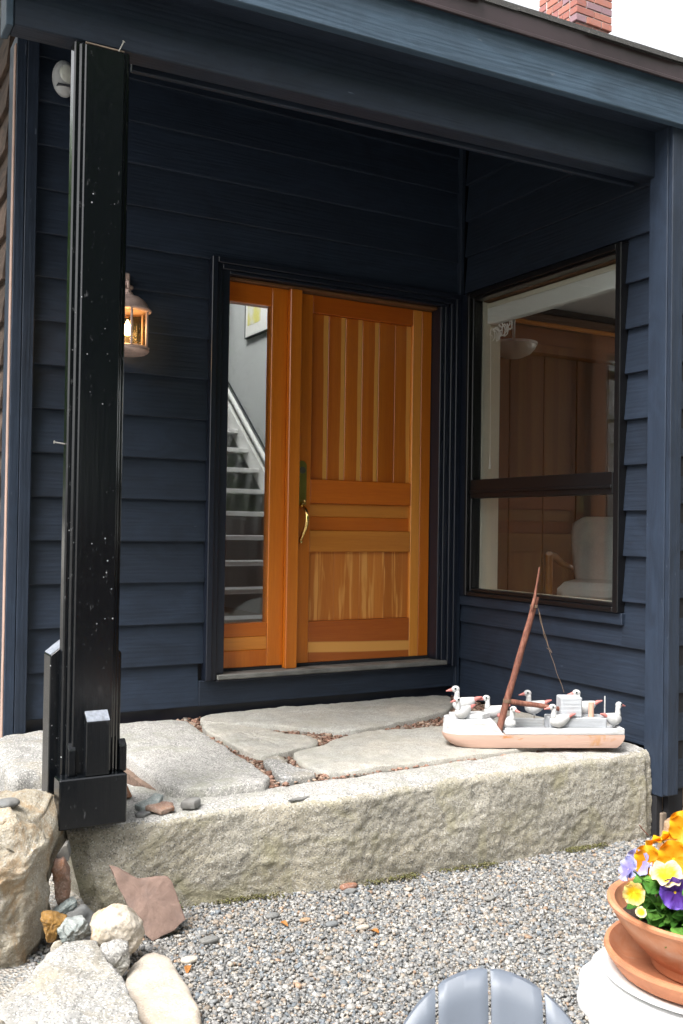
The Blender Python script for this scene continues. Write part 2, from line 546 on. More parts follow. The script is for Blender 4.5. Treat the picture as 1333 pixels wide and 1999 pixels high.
# ================================================================== GROUND
def ground_z(x, y):
    xx = max(-5.0, min(4.0, x))
    return -0.392 - 0.022 * (xx + 1.4) - .22 * max(0.0, min(1.0, (-2.75 - y) / .9))
g = MB()
gx = [-300, -80, -30, -12] + [-5 + i * .5 for i in range(19)] + [12, 30, 80, 300]
gy = [-300, -80, -30, -14] + [-8 + i * .5 for i in range(25)] + [14, 30, 80, 300]
vs = [(x, y, ground_z(x, y)) for y in gy for x in gx]
n = len(gx)
g.add(vs, [(j * n + i, j * n + i + 1, (j + 1) * n + i + 1, (j + 1) * n + i) for j in range(len(gy) - 1) for i in range(n - 1)])
tag(obj('ground', g, M['gravel_bed'], origin=(0, 0, 0), smooth='all'), kind='structure')

def pebbles(name, pts, size, mat, palette, weights, flat=(.45, .8), kind='stuff'):
    """one mesh of many small angular stones"""
    n = len(pts)
    cube = np.array([(-1, -1, -1), (1, -1, -1), (1, 1, -1), (-1, 1, -1), (-1, -1, 1), (1, -1, 1), (1, 1, 1), (-1, 1, 1)], float)
    quads = np.array([(0, 3, 2, 1), (4, 5, 6, 7), (0, 1, 5, 4), (1, 2, 6, 5), (2, 3, 7, 6), (3, 0, 4, 7)])
    b = cube[None] * (1 + rng.uniform(-.42, .25, (n, 8, 3)))
    b[:, 4:, :2] *= rng.uniform(.45, .9, (n, 1, 1))
    b[:, :, 0] *= rng.uniform(.8, 1.5, (n, 1))
    b[:, :, 2] *= rng.uniform(flat[0], flat[1], (n, 1))
    b *= (size * .5)[:, None, None]
    a = rng.uniform(0, 2 * np.pi, n); tx = rng.normal(0, .30, n)
    ca, sa, ct, st = np.cos(a), np.sin(a), np.cos(tx), np.sin(tx)
    y1 = b[..., 1] * ct[:, None] - b[..., 2] * st[:, None]
    z1 = b[..., 1] * st[:, None] + b[..., 2] * ct[:, None]
    x1 = b[..., 0] * ca[:, None] - y1 * sa[:, None]
    y2 = b[..., 0] * sa[:, None] + y1 * ca[:, None]
    V = np.stack([x1, y2, z1], -1) + pts[:, None, :]
    F = (quads[None] + (np.arange(n) * 8)[:, None, None]).reshape(-1)
    me = bpy.data.meshes.new(name)
    me.vertices.add(n * 8); me.vertices.foreach_set('co', V.reshape(-1))
    me.loops.add(n * 24); me.loops.foreach_set('vertex_index', F)
    me.polygons.add(n * 6)
    me.polygons.foreach_set('loop_start', np.arange(n * 6) * 4)
    me.polygons.foreach_set('loop_total', np.full(n * 6, 4))
    me.update(calc_edges=True)
    pal = np.array(palette)
    ci = rng.choice(len(pal), n, p=np.array(weights) / sum(weights))
    c = pal[ci] * rng.uniform(.68, 1.14, (n, 1))
    c4 = np.concatenate([np.repeat(c, 8, 0), np.ones((n * 8, 1))], 1).astype(np.float32)
    at = me.color_attributes.new('col', 'FLOAT_COLOR', 'POINT')
    at.data.foreach_set('color', c4.reshape(-1))
    me.materials.append(mat)
    o = bpy.data.objects.new(name, me); COL.objects.link(o)
    ORG[o.name] = np.zeros(3)
    return tag(o, kind=kind)

GP = [(.20, .205, .21), (.255, .25, .245), (.32, .31, .295), (.41, .395, .37), (.30, .25, .205), (.34, .235, .165), (.17, .19, .21), (.35, .305, .255), (.13, .13, .13)]
GW = [20, 26, 22, 9, 9, 2, 9, 8, 4]
N = 88000
px_ = rng.uniform(-2.75, .35, N); py_ = rng.uniform(-3.05, -1.38, N)
sz = rng.gamma(7, .0012, N).clip(.004, .020)
pz_ = np.array([ground_z(x, y) for x, y in zip(px_, py_)]) + rng.uniform(0, .008, N) + sz * .1
pb = pebbles('gravel', np.stack([px_, py_, pz_], 1), sz, M['gravel'], GP, GW)
tag(pb, 'loose grey and tan gravel covering the ground before the step', 'gravel')

# ================================================================== STONES
def chaikin(p, k=1):
    for _ in range(k):
        q = []
        for i in range(len(p)):
            a, b = p[i], p[(i + 1) % len(p)]
            q.append((a[0] * .78 + b[0] * .22, a[1] * .78 + b[1] * .22))
            q.append((a[0] * .22 + b[0] * .78, a[1] * .22 + b[1] * .78))
        p = q
    return p

def resample(p, n):
    d = [0]
    for i in range(len(p)):
        a, b = p[i], p[(i + 1) % len(p)]
        d.append(d[-1] + math.hypot(a[0] - b[0], a[1] - b[1]))
    out = []
    j = 0
    for k in range(n):
        s = d[-1] * k / n
        while d[j + 1] < s: j += 1
        f = (s - d[j]) / max(1e-9, d[j + 1] - d[j])
        a, b = p[j], p[(j + 1) % len(p)]
        out.append((a[0] + (b[0] - a[0]) * f, a[1] + (b[1] - a[1]) * f))
    return out

def stone_mesh(poly, fr, front, back, q=2.2, amp=.01, sc=9, n=72, K=13, seed=0, soft=1, edge=.0, fine=.0):
    """a stone from its outline: domed (small q) or flat (large q) on both sides, with uneven relief"""
    poly = resample(chaikin(poly, soft), n)
    cx = sum(p[0] for p in poly) / n; cy = sum(p[1] for p in poly) / n
    rr = [1 - (1 - math.sin(math.pi / 2 * k / K)) * 1 for k in range(K + 1)]
    rings_f = [math.sin(math.pi / 2 * (1 - k / K)) for k in range(K + 1)]
    vs = []
    def put(u, w, h, r):
        p = Vector(fr(u, w, h))
        q1 = p * sc + Vector((seed * 3.1, seed * 1.7, seed * 5.3))
        d = noise.noise_vector(q1) * amp + noise.noise_vector(q1 * 2.7) * amp * .45
        if fine: d += noise.noise_vector(q1 * 9) * fine
        return p + d
    for k in range(K):
        r = rings_f[k]
        h = front * max(0.0, 1 - r ** q) ** (1 / q)
        for (u, w) in poly:
            vs.append(put(cx + (u - cx) * r, cy + (w - cy) * r, h, r))
    vs.append(put(cx, cy, front, 0))
    KB = max(5, K // 2)
    base = len(vs)
    for k in range(1, KB):
        r = math.sin(math.pi / 2 * (1 - k / KB))
        h = -back * max(0.0, 1 - r ** q) ** (1 / q)
        for (u, w) in poly:
            vs.append(put(cx + (u - cx) * r, cy + (w - cy) * r, h, r))
    vs.append(put(cx, cy, -back, 0))
    fs = []
    for k in range(K - 1):
        for i in range(n):
            fs.append((k * n + i, k * n + (i + 1) % n, (k + 1) * n + (i + 1) % n, (k + 1) * n + i))
    ct = K * n
    for i in range(n): fs.append(((K - 1) * n + i, (K - 1) * n + (i + 1) % n, ct))
    prev = 0
    for k in range(1, KB):
        cur = base + (k - 1) * n
        for i in range(n): fs.append((prev + (i + 1) % n, prev + i, cur + i, cur + (i + 1) % n))
        prev = cur
    cb = len(vs) - 1
    for i in range(n): fs.append((prev + (i + 1) % n, prev + i, cb))
    return MB().add(vs, fs)

FLAT = lambda z: (lambda u, w, h: (u, w, z + h))               # outline in plan, up is +z
def UPR(y, lean=0.0):                                            # outline in elevation (x,z), front is toward -y, turned toward the garden
    c, s = math.cos(R(18)), math.sin(R(18))
    return lambda u, w, h: (u - h * s, y - h * c + lean * w, w)

def stone(name, label, cat, mat, mb, group=None, smooth='all'):
    return tag(obj(name, mb, mat, smooth=smooth), label, cat, group)

# --- the long hewn step
FE = [(-2.62, -1.43), (-2.396, -1.445), (-2.17, -1.44), (-1.925, -1.455), (-1.608, -1.505), (-1.251, -1.487), (-.894, -1.512), (-.534, -1.50), (-.318, -1.505), (-.127, -1.505), (-.03, -1.515)]
def lerp_t(tab, x):
    for a, b in zip(tab, tab[1:]):
        if x <= b[0]:
            f = max(0, (x - a[0]) / (b[0] - a[0])); return a[1] + (b[1] - a[1]) * f
    return tab[-1][1]
XL = [(-.60, -2.40), (-.365, -2.44), (-.327, -2.515), (-.273, -2.541), (-.17, -2.567), (-.086, -2.582), (0.05, -2.60)]
sec = []
for i in range(72): sec.append(('f', i / 71))
for i in range(1, 15): sec.append(('t', i / 14))
for i in range(1, 6): sec.append(('b', i / 5))
NS = 420
mb = MB(); vs = []
for j in range(NS + 1):
    fx = j / NS
    for kind, s in sec:
        zt = -.045 + .02 * fx
        if kind == 'f': z = -.56 + (zt + .56) * s
        elif kind == 't': z = zt
        else: z = zt - (zt + .56) * s
        xl = lerp_t(XL, z)
        xr = -.028 + .03 * max(0, -z - .15) + .012 * noise.noise(Vector((3, z * 9, 1)))
        x = xl + (xr - xl) * fx
        yf = lerp_t(FE, x) - .012 * math.sin(max(0, -z) * 6)
        yb = -1.312 if x > -2.12 else (-.93 if x < -2.30 else -1.312 + .38 * (-2.12 - x) / .18)
        if kind == 'f': y = yf
        elif kind == 't': y = yf + (yb - yf) * s
        else: y = yb
        p = Vector((x, y, z))
        if kind == 'f':
            e = 1.0 - max(0, (s - .965) / .035)
            amp = .018 * (0.35 + .65 * e)
            q = Vector((x * 1.0, y, z * 1.4))
            d = noise.fractal(q * 4, 1, 2, 3) * amp * .45 + noise.fractal(q * 30, .7, 2.1, 4) * .0036 * e + noise.noise(q * 95) * .0022 * e + max(0, noise.noise(q * 14 + Vector((5, 1, 2))) - .25) * .009 * e
            c = 0
            p.y -= d + c
            if s > .93:      # broken, rounded arris
                k = (s - .93) / .07
                r = .012 + .020 * (0.5 + .5 * noise.noise(Vector((x * 6, 2, 7))))
                p.y += r * k ** 2.2
                p.z -= r * .35 * k
            if fx < .02 or fx > .985: p.y += .012
        elif kind == 't':
            p.z += noise.fractal(Vector((x, y, 3)) * 8, 1, 2, 4) * .007 - (.012 * (1 - s) ** 3 if s < .4 else 0)
            if s < .3:
                p.y += .006 * noise.noise(Vector((x * 20, 4, 2)))
                r = .012 + .020 * (0.5 + .5 * noise.noise(Vector((x * 6, 2, 7))))
                p.y += r * (1 - s / .3)
        vs.append(p)
m = len(sec)
fs = [(j * m + i, (j + 1) * m + i, (j + 1) * m + i + 1, j * m + i + 1) for j in range(NS) for i in range(m - 1)]
mb.add(vs, fs)
mb.add([vs[i] for i in range(m)], [tuple(range(m))])
mb.add([vs[NS * m + i] for i in range(m)], [tuple(reversed(range(m)))])
step = tag(obj('granite_step', mb, M['granite_front'], smooth=75), 'long rough-hewn granite block forming the front step above the gravel', 'stone step')

step.data.materials.append(M['granite'])          # the trodden top is worn clean
step.data.polygons.foreach_set('material_index', [1 if p.normal.z > .80 and p.center.z + step.location.z > -.12 else 0 for p in step.data.polygons])
# --- bed of soil and red grit below the paving
g = MB()
g.box(-2.205, -.002, -1.30, .028, -.36, -.052, 0)
tag(obj('paving_bed', g, M['grit_bed']), kind='structure')

PL = [(-2.005, -.06), (-1.70, -.075), (-1.735, -.381), (-1.752, -.724), (-1.777, -1.124), (-1.802, -1.335), (-2.002, -1.335), (-2.179, -1.275), (-2.182, -1.018), (-2.178, -.715), (-2.19, -.3), (-2.2, -.06)]
PB = [(-1.604, -.034), (-1.444, -.020), (-1.231, -.010), (-.807, -.012), (-.438, -.010), (-.078, -.047), (-.198, -.245), (-.339, -.413), (-.402, -.478), (-.661, -.553), (-.974, -.66), (-1.094, -.668), (-1.159, -.612), (-1.254, -.53), (-1.437, -.341), (-1.58, -.221), (-1.655, -.185)]
PC = [(-1.665, -.225), (-1.578, -.235), (-1.439, -.455), (-1.364, -.63), (-1.295, -.72), (-1.332, -.801), (-1.384, -.867), (-1.493, -.895), (-1.573, -.93), (-1.685, -.935), (-1.70, -.697), (-1.695, -.469), (-1.69, -.298)]
PD = [(-1.69, -.965), (-1.583, -.945), (-1.63, -1.124), (-1.59, -1.24), (-1.60, -1.298), (-1.752, -1.296), (-1.725, -1.174)]
PE = [(-1.513, -.912), (-1.367, -.885), (-1.242, -.77), (-1.107, -.715), (-.989, -.695), (-.776, -.73), (-.62, -.74), (-.40, -.60), (-.30, -.47), (-.139, -.511), (-.02, -.62), (-.025, -.995), (-.03, -1.290), (-.65, -1.296), (-.993, -1.297), (-1.249, -1.300), (-1.53, -1.296), (-1.575, -1.20), (-1.555, -.99)]
stone('paving_slab', 'large squarish grey granite slab right of the black post, nearest the lantern', 'paving slab', M['granite'],
      stone_mesh(PL, FLAT(-.055), .055, .09, q=14, amp=.006, sc=7, n=150, K=22, seed=1, soft=1, fine=.0038), 'porch paving slabs')
stone('paving_slab', 'long pale paving slab lying along the wall under the door sill', 'paving slab', M['schist'],
      stone_mesh(PB, FLAT(-.045), .040, .04, q=14, amp=.007, sc=7, n=150, K=22, seed=2, soft=1, fine=.0038), 'porch paving slabs')
stone('paving_slab', 'irregular pale slab wedged between the squarish slab and the long slab', 'paving slab', M['schist'],
      stone_mesh(PC, FLAT(-.045), .037, .04, q=12, amp=.008, sc=8, n=130, K=20, seed=3, soft=1, fine=.0038), 'porch paving slabs')
stone('paving_slab', 'smallest blue-grey paving piece touching the back of the front step', 'paving slab', M['granite_blue'],
      stone_mesh(PD, FLAT(-.045), .032, .04, q=12, amp=.006, sc=9, n=110, K=18, seed=4, soft=1, fine=.0038), 'porch paving slabs')
stone('paving_slab', 'broad pale paving slab under the wooden model boat', 'paving slab', M['schist'],
      stone_mesh(PE, FLAT(-.045), .035, .04, q=16, amp=.007, sc=6, n=170, K=24, seed=5, soft=1, fine=.0038), 'porch paving slabs')
stone('granite_block', 'pale granite block behind the black post at the house corner', 'stone block', M['granite_blue'],
      stone_mesh([(-2.67, -.86), (-2.56, -.83), (-2.30, -.80), (-2.23, -.5), (-2.22, -.06), (-2.60, -.05), (-2.66, -.4)], FLAT(-.20), .20, .12, q=9, amp=.014, sc=8, n=110, K=20, seed=6, fine=.002))

# grit in the joints
def inside(p, poly):
    c = False
    j = len(poly) - 1
    for i in range(len(poly)):
        a, b = poly[i], poly[j]
        if (a[1] > p[1]) != (b[1] > p[1]) and p[0] < (b[0] - a[0]) * (p[1] - a[1]) / (b[1] - a[1]) + a[0]: c = not c
        j = i
    return c
gp = []
tries = 0
while len(gp) < 5200 and tries < 60000:
    tries += 1
    p = (random.uniform(-1.95, -.01), random.uniform(-1.31, .01))
    if any(inside(p, q) for q in (PL, PB, PC, PD, PE)): continue
    gp.append((p[0], p[1], -.05 + random.uniform(0, .022)))
gp = np.array(gp)
tag(pebbles('joint_grit', gp, rng.gamma(5, .0024, len(gp)).clip(.005, .026), M['grit'], [(.33, .20, .15), (.25, .14, .10), (.40, .29, .22), (.30, .26, .22), (.17, .10, .07)], [5, 4, 3, 2, 2], (.3, .6)),
    'reddish brown stone grit filling the joints between the paving slabs', 'grit')
for k, (x, y, s) in enumerate([(-.93, -.005, .012), (-1.05, -.01, .010), (-.86, .0, .009), (-.78, .0, .011)]):
    pass

mp = []
for k in range(4200):
    x = random.uniform(-2.35, -.05)
    w = noise.noise(Vector((x * 3.3, 8, 2))) + .5 * noise.noise(Vector((x * 11, 3, 2)))
    if w < random.uniform(-.05, .5): continue
    y = lerp_t(FE, x) - .016 - abs(random.gauss(0, .020))
    mp.append((x, y, ground_z(x, y) + .012 + random.uniform(0, .010)))
mp = np.array(mp)
tag(pebbles('moss', mp, rng.uniform(.003, .007, len(mp)), M['grit'], [(.11, .11, .04), (.15, .145, .055), (.10, .085, .05), (.20, .18, .10)], [4, 3, 3, 2], (.5, .9)),
    'thin olive green moss along the foot of the granite step', 'moss')
# --- boulders and stones at the left
stone('boulder', 'big tan and rust streaked boulder at the left edge under the black post', 'boulder', M['boulder_tan'],
      stone_mesh([(-3.02, .05), (-2.90, .085), (-2.742, .075), (-2.681, .052), (-2.637, .000), (-2.636, -.086), (-2.655, -.145), (-2.664, -.237), (-2.685, -.33), (-2.69, -.385), (-2.747, -.43), (-2.84, -.46), (-3.0, -.47), (-3.1, -.25)],
                 UPR(-1.50), .20, .22, q=4.2, amp=.034, sc=6, n=170, K=36, seed=11, soft=0, fine=.008))
TILT = lambda z, a, b, u0, w0: (lambda u, w, h: (u, w, z + h + a * (u - u0) + b * (w - w0)))
stone('boulder', 'large flat-topped grey granite boulder in the lower left foreground', 'boulder', M['granite_blue'],
      stone_mesh([(-2.96, -2.12), (-2.893, -2.06), (-2.79, -1.95), (-2.681, -1.845), (-2.607, -1.885), (-2.603, -2.07), (-2.606, -2.25), (-2.63, -2.45), (-2.75, -2.55), (-3.0, -2.45)],
                 TILT(-.30, .05, .06, -2.75, -2.1), .055, .16, q=11, amp=.013, sc=7, n=150, K=28, seed=12, soft=0, fine=.005))
stone('flat_stone', 'smooth pale oval stone lying on the gravel edge in the foreground', 'stone', M['boulder_pale'],
      stone_mesh([(-2.424, -1.79), (-2.381, -1.852), (-2.386, -1.998), (-2.43, -2.29), (-2.50, -2.40), (-2.575, -2.35), (-2.590, -2.20), (-2.585, -2.03), (-2.507, -1.875)],
                 TILT(-.365, -.04, .02, -2.48, -2.05), .045, .06, q=5, amp=.008, sc=8, n=110, K=22, seed=13, fine=.002))
stone('rounded_stone', 'rounded white stone mottled with orange beside the leaning slate', 'stone', M['boulder_white'],
      stone_mesh([(-2.611, -.231), (-2.582, -.200), (-2.522, -.186), (-2.476, -.197), (-2.440, -.242), (-2.444, -.300), (-2.505, -.350), (-2.58, -.34)],
                 UPR(-1.80), .07, .07, q=2.6, amp=.016, sc=12, n=100, K=22, seed=14, fine=.004))
stone('wedge_stone', 'small white granite wedge between the oval stone and the flat boulder', 'stone', M['granite'],
      stone_mesh([(-2.612, -.240), (-2.572, -.233), (-2.532, -.245), (-2.523, -.303), (-2.556, -.345), (-2.600, -.310)],
                 UPR(-1.93), .035, .05, q=3, amp=.009, sc=14, n=60, K=12, seed=15, soft=0, fine=.0035))
stone('schist_stone', 'green-grey crumpled schist stone beside the ochre stone', 'stone', M['greenschist'],
      stone_mesh([(-2.681, -.248), (-2.645, -.222), (-2.600, -.233), (-2.580, -.282), (-2.629, -.300), (-2.674, -.280)],
                 UPR(-1.73), .03, .06, q=2.2, amp=.012, sc=18, n=70, K=14, seed=16, soft=0, fine=.0035))
stone('ochre_stone', 'ochre brown wedge-shaped stone leaning on the big tan boulder', 'stone', M['ochre'],
      stone_mesh([(-2.727, -.206), (-2.698, -.207), (-2.653, -.230), (-2.690, -.283), (-2.712, -.275)],
                 UPR(-1.715), .02, .05, q=4, amp=.008, sc=16, n=60, K=12, seed=17, soft=0, fine=.0035))
stone('red_stone', 'narrow upright red-brown stone wedged beside the end of the step', 'stone', M['redstone'],
      stone_mesh([(-2.655, -.106), (-2.627, -.104), (-2.607, -.145), (-2.609, -.223), (-2.640, -.240), (-2.659, -.191)],
                 UPR(-1.565), .022, .05, q=3, amp=.009, sc=20, n=60, K=12, seed=18, soft=0, fine=.0035))
stone('grey_wedge', 'grey triangular slate wedge above the upright red-brown stone', 'stone', M['slate_grey'],
      stone_mesh([(-2.650, -.108), (-2.611, -.055), (-2.600, -.100), (-2.605, -.125)], UPR(-1.53), .008, .05, q=8, amp=.003, sc=16, n=48, K=8, seed=19))
stone('flat_shim', 'thin grey stone shim under the upright red-brown stone', 'stone', M['greenschist'],
      stone_mesh([(-2.668, -.245), (-2.625, -.222), (-2.598, -.223), (-2.593, -.240), (-2.625, -.262)], UPR(-1.60), .02, .06, q=3, amp=.005, sc=20, n=48, K=10, seed=20, soft=0, fine=.0035))
stone('small_stone', 'small brown stone tucked under the ochre and schist stones', 'stone', M['boulder_tan'],
      stone_mesh([(-2.70, -.285), (-2.672, -.278), (-2.655, -.295), (-2.672, -.335), (-2.705, -.33)], UPR(-1.735), .015, .05, q=2.5, amp=.006, sc=16, n=48, K=10, seed=21))
stone('fill_stone', 'dark blue-grey stone behind the schist stone at the foot of the step', 'stone', M['slate_grey'],
      stone_mesh([(-2.63, -.25), (-2.58, -.235), (-2.52, -.29), (-2.52, -.36), (-2.62, -.37)], UPR(-1.62), .02, .05, q=3, amp=.008, sc=14, n=48, K=10, seed=22, soft=0, fine=.0035))
stone('corner_stone', 'brown stone at the lower left corner of the picture', 'stone', M['boulder_tan'],
      stone_mesh([(-3.02, -.20), (-2.955, -.225), (-2.915, -.25), (-2.91, -.32), (-2.93, -.40), (-3.03, -.42)], UPR(-2.22), .04, .05, q=3, amp=.012, sc=12, n=60, K=12, seed=23))
stone('rust_stone', 'rusty brown stone between the flat boulder and the oval stone', 'stone', M['orangestone'],
      stone_mesh([(-2.64, -.32), (-2.58, -.30), (-2.54, -.36), (-2.56, -.42), (-2.64, -.42)], UPR(-2.33), .03, .05, q=3, amp=.008, sc=14, n=48, K=10, seed=24, soft=0, fine=.0035))
# leaning slate
sl = [(-2.477, -.151), (-2.447, -.163), (-2.412, -.188), (-2.388, -.200), (-2.355, -.200), (-2.292, -.207), (-2.280, -.225), (-2.254, -.322), (-2.30, -.345), (-2.375, -.362), (-2.412, -.32), (-2.440, -.257)]
stone('leaning_slate', 'thin reddish brown slate slab leaning against the granite step', 'slate', M['slate_red'],
      stone_mesh(sl, lambda u, w, h: (u + h * -.1, -1.535 + (w + .15) * .62 - h, w), .011, .010, q=14, amp=.005, sc=14, n=130, K=14, seed=25, soft=0, fine=.0012), smooth=50)
stone('orange_rock', 'orange-brown rock by the foundation behind the pansies', 'rock', M['orangestone'],
      stone_mesh([(-.130, -.47), (-.115, -.36), (-.085, -.305), (-.05, -.285), (.03, -.292), (.08, -.34), (.10, -.47)], UPR(-1.66), .04, .05, q=4, amp=.012, sc=12, n=70, K=12, seed=26, soft=0, fine=.0035))
# shards lying on the step
def shard(label, poly, z, th, mat, seed, tilt=(0, 0)):
    z -= .019                                   # settle on the uneven step
    cx = sum(p[0] for p in poly) / len(poly); cy = sum(p[1] for p in poly) / len(poly)
    stone('stone_shard', label, 'stone', M[mat], stone_mesh(poly, TILT(z, tilt[0], tilt[1], cx, cy), th, th * .6, q=6, amp=.004, sc=25, n=44, K=8, seed=seed, soft=0, fine=.0015), 'stone shards on the step', smooth=40)
shard('grey-green shard at the back of the small pile beside the black post', [(-2.335, -1.345), (-2.245, -1.295), (-2.225, -1.325), (-2.255, -1.375), (-2.32, -1.385)], -.012, .018, 'greenschist', 31, (.15, .1))
shard('pinkish shard at the front of the small pile beside the black post', [(-2.31, -1.385), (-2.24, -1.355), (-2.205, -1.37), (-2.215, -1.408), (-2.27, -1.43)], -.018, .012, 'redstone', 32, (-.05, .15))
shard('flat grey chip at the left of the small shard pile', [(-2.352, -1.395), (-2.318, -1.375), (-2.295, -1.40), (-2.325, -1.425), (-2.35, -1.418)], -.026, .007, 'slate_grey', 33)
shard('lone grey and tan stone chip on the step right of the shard pile', [(-2.187, -1.395), (-2.155, -1.352), (-2.122, -1.36), (-2.118, -1.41), (-2.15, -1.428)], -.016, .019, 'slate_grey', 34, (.1, -.1))
shard('thin dark chip near the middle of the step edge', [(-1.81, -1.47), (-1.76, -1.452), (-1.715, -1.462), (-1.75, -1.478)], -.028, .005, 'slate_grey', 35)
stone('brown_stone', 'brown stone half hidden behind the foot of the black post', 'stone', M['redstone'],
      stone_mesh([(-2.38, -.04), (-2.36, .02), (-2.335, .025), (-2.31, -.01), (-2.305, -.04)], UPR(-1.21), .03, .04, q=2.5, amp=.006, sc=16, n=48, K=10, seed=36))
stone('dark_pebble', 'flat dark blue-grey pebble on top of the big tan boulder', 'pebble', M['slate_grey'],
      stone_mesh([(-2.84, -1.55), (-2.80, -1.52), (-2.765, -1.53), (-2.76, -1.57), (-2.81, -1.59)], FLAT(.092), .016, .014, q=2.2, amp=.003, sc=14, n=48, K=10, seed=37))

# ================================================================== HOUSE
house = thing('house', 'dark navy clapboard house with a recessed porch and orange wooden front door', 'house')

def profile_run(prof, fr, a0, a1, seg=.08, jit=.0012, seed=0):
    """extrude a 2-D profile along a run; fr(s, u, w) -> point"""
    n = max(2, int(abs(a1 - a0) / seg))
    m = len(prof)
    vs = []
    for i in range(n + 1):
        a = a0 + (a1 - a0) * i / n
        for k, (u, w) in enumerate(prof):
            q = Vector((a * 3.1 + seed * 7.7, k * 1.3 if k > 1 else 0, seed * 2.3))
            d = noise.noise(q) * jit + noise.noise(q * 4) * jit * .5
            vs.append(fr(a, u + d, w + d * 1.3))
    fs = []
    for i in range(n):
        for k in range(m):
            fs.append((i * m + k, i * m + (k + 1) % m, (i + 1) * m + (k + 1) % m, (i + 1) * m + k))
    fs.append(tuple(range(m))); fs.append(tuple(n * m + k for k in reversed(range(m))))
    return MB().add(vs, fs)

_bs = [0]
def clap(parent, fr, a0, a1, z0, z1, mat, thick=.032):
    """one clapboard: proud at its lower edge, thin at the top; u is outwards"""
    _bs[0] += 1
    zt = z1 + .016
    prof = [(thick - .002, z0), (thick, z0 + .003), (thick * .25 + .002, zt), (-.004, zt), (-.004, z0)]
    return obj('siding_board', profile_run(prof, fr, a0, a1, seed=_bs[0]), mat, parent)

FRX = lambda y: (lambda s, u, w: (s, y - u, w))      # wall facing -y
FRY = lambda x: (lambda s, u, w: (x - u, s, w))      # wall facing -x

# ---- entry wall (faces -y)
ew = MB()
ew.box(-2.50, -1.50, .03, .13, -.40, 3.6, 0)
ew.box(-1.50, .10, .03, .13, 2.26, 3.6, 0)
ew.box(-1.50, .10, .035, .13, -.40, .155, 0)
ew.box(-.135, .10, .03, .13, .155, 2.26, 0)
entry = obj('entry_wall', ew, M['dark'], house)
EZ = [.030] + [.039 + .2057 * i for i in range(1, 18)]
for i in range(17):
    z0, z1 = EZ[i], EZ[i + 1]
    if z1 > 3.62: break
    f = FRX(.028)
    if i == 0:
        clap(entry, f, -2.452, -1.60, z0, z1, M['navy_x'])
        obj('skirt_board', MB().box(-1.598, -.012, -.004, .030, .028, .158, .003), M['navy_x'], entry)
    elif z0 > 2.29:
        clap(entry, f, -2.452, -.022, z0, z1, M['navy_x'])
    else:
        clap(entry, f, -2.452, -1.577, z0, z1, M['navy_x'])
obj('base_strip', MB().box(-2.45, -.01, .024, .029, -.08, .036, .001), M['trim'], entry)
obj('corner_trim', MB().box(-.030, -.002, -.028, .018, -.03, 3.4, .003), M['navy_z'], entry)
# outer corner of the left side
obj('corner_board', MB().box(-2.499, -2.446, -.034, .020, -.185, 3.2, .003), M['navy_z'], entry)
cb = obj('corner_board', MB().box(-2.546, -2.501, -.032, .16, -.185, 3.2, .003), M['navy_z'], entry)
obj('raw_edge', MB().box(-2.552, -2.5465, -.022, .02, -.17, 3.15, .001), M['raw_edge'], cb)

# ---- weathered side wall going back from the left corner (faces -x)
sw = obj('side_wall', MB().box(-2.51, -2.42, .16, 6.2, -.40, 3.6, 0), M['dark'], house)
for i in range(17):
    z0 = -.16 + .2057 * i
    clap(sw, FRY(-2.525), .165, 3.2, z0, z0 + .2057, M['weather_y'], .034)
for i in range(5):
    x0 = -2.56 + i * .022
    obj('foundation_board', MB().box(-2.552 + i * .052, -2.504 + i * .052, .02 + i * .002, .05 + i * .002, -.42, -.19, .003), M['weather_z'], sw)

# ---- window wall (faces -x)
ww = MB()
ww.box(.03, .12, -1.56, -1.272, -.40, 2.90, 0)
ww.box(.061, .12, -.119, .03, -.40, 3.55, 0)
ww.box(.03, .12, -1.272, -.119, -.40, .585, 0)
ww.box(.03, .12, -1.272, -.119, 2.285, 2.90, 0)
ww.box(.03, .12, -.70, -.119, 2.90, 3.20, 0)
wwall = obj('window_wall', ww, M['dark'], house)
SZ = [-.026, .194, .407, .616, .830, 1.042, 1.255, 1.468, 1.683, 1.895, 2.109, 2.322, 2.535, 2.748, 2.96, 3.17, 3.38, 3.59]
for i in range(len(SZ) - 1):
    z0, z1 = SZ[i], SZ[i + 1]
    f = FRY(.028)
    if i < 2: clap(wwall, f, -.012, -1.466, z0, z1, M['navy_y'])
    elif i == 2:
        clap(wwall, f, -.012, -1.2985, z0, .512, M['navy_y'])
        clap(wwall, f, -1.300, -1.466, z0, z1, M['navy_y'])
    elif z1 < 2.4: clap(wwall, f, -1.306, -1.466, z0, z1, M['navy_y'])
    else:
        ye = max(-1.466, (z1 + .10 - 3.0) / .5 - 1.66) if z1 > 2.95 else -1.466
        if ye < -.2: clap(wwall, f, -.032, ye, z0, z1, M['navy_y'])
obj('sill_board', MB().box(-.014, .03, -1.312, -.032, .507, .562, .003), M['navy_y'], wwall)
obj('corner_board', MB().box(-.026, .03, -1.574, -1.468, -.225, 2.76, .003), M['navy_z'], wwall)

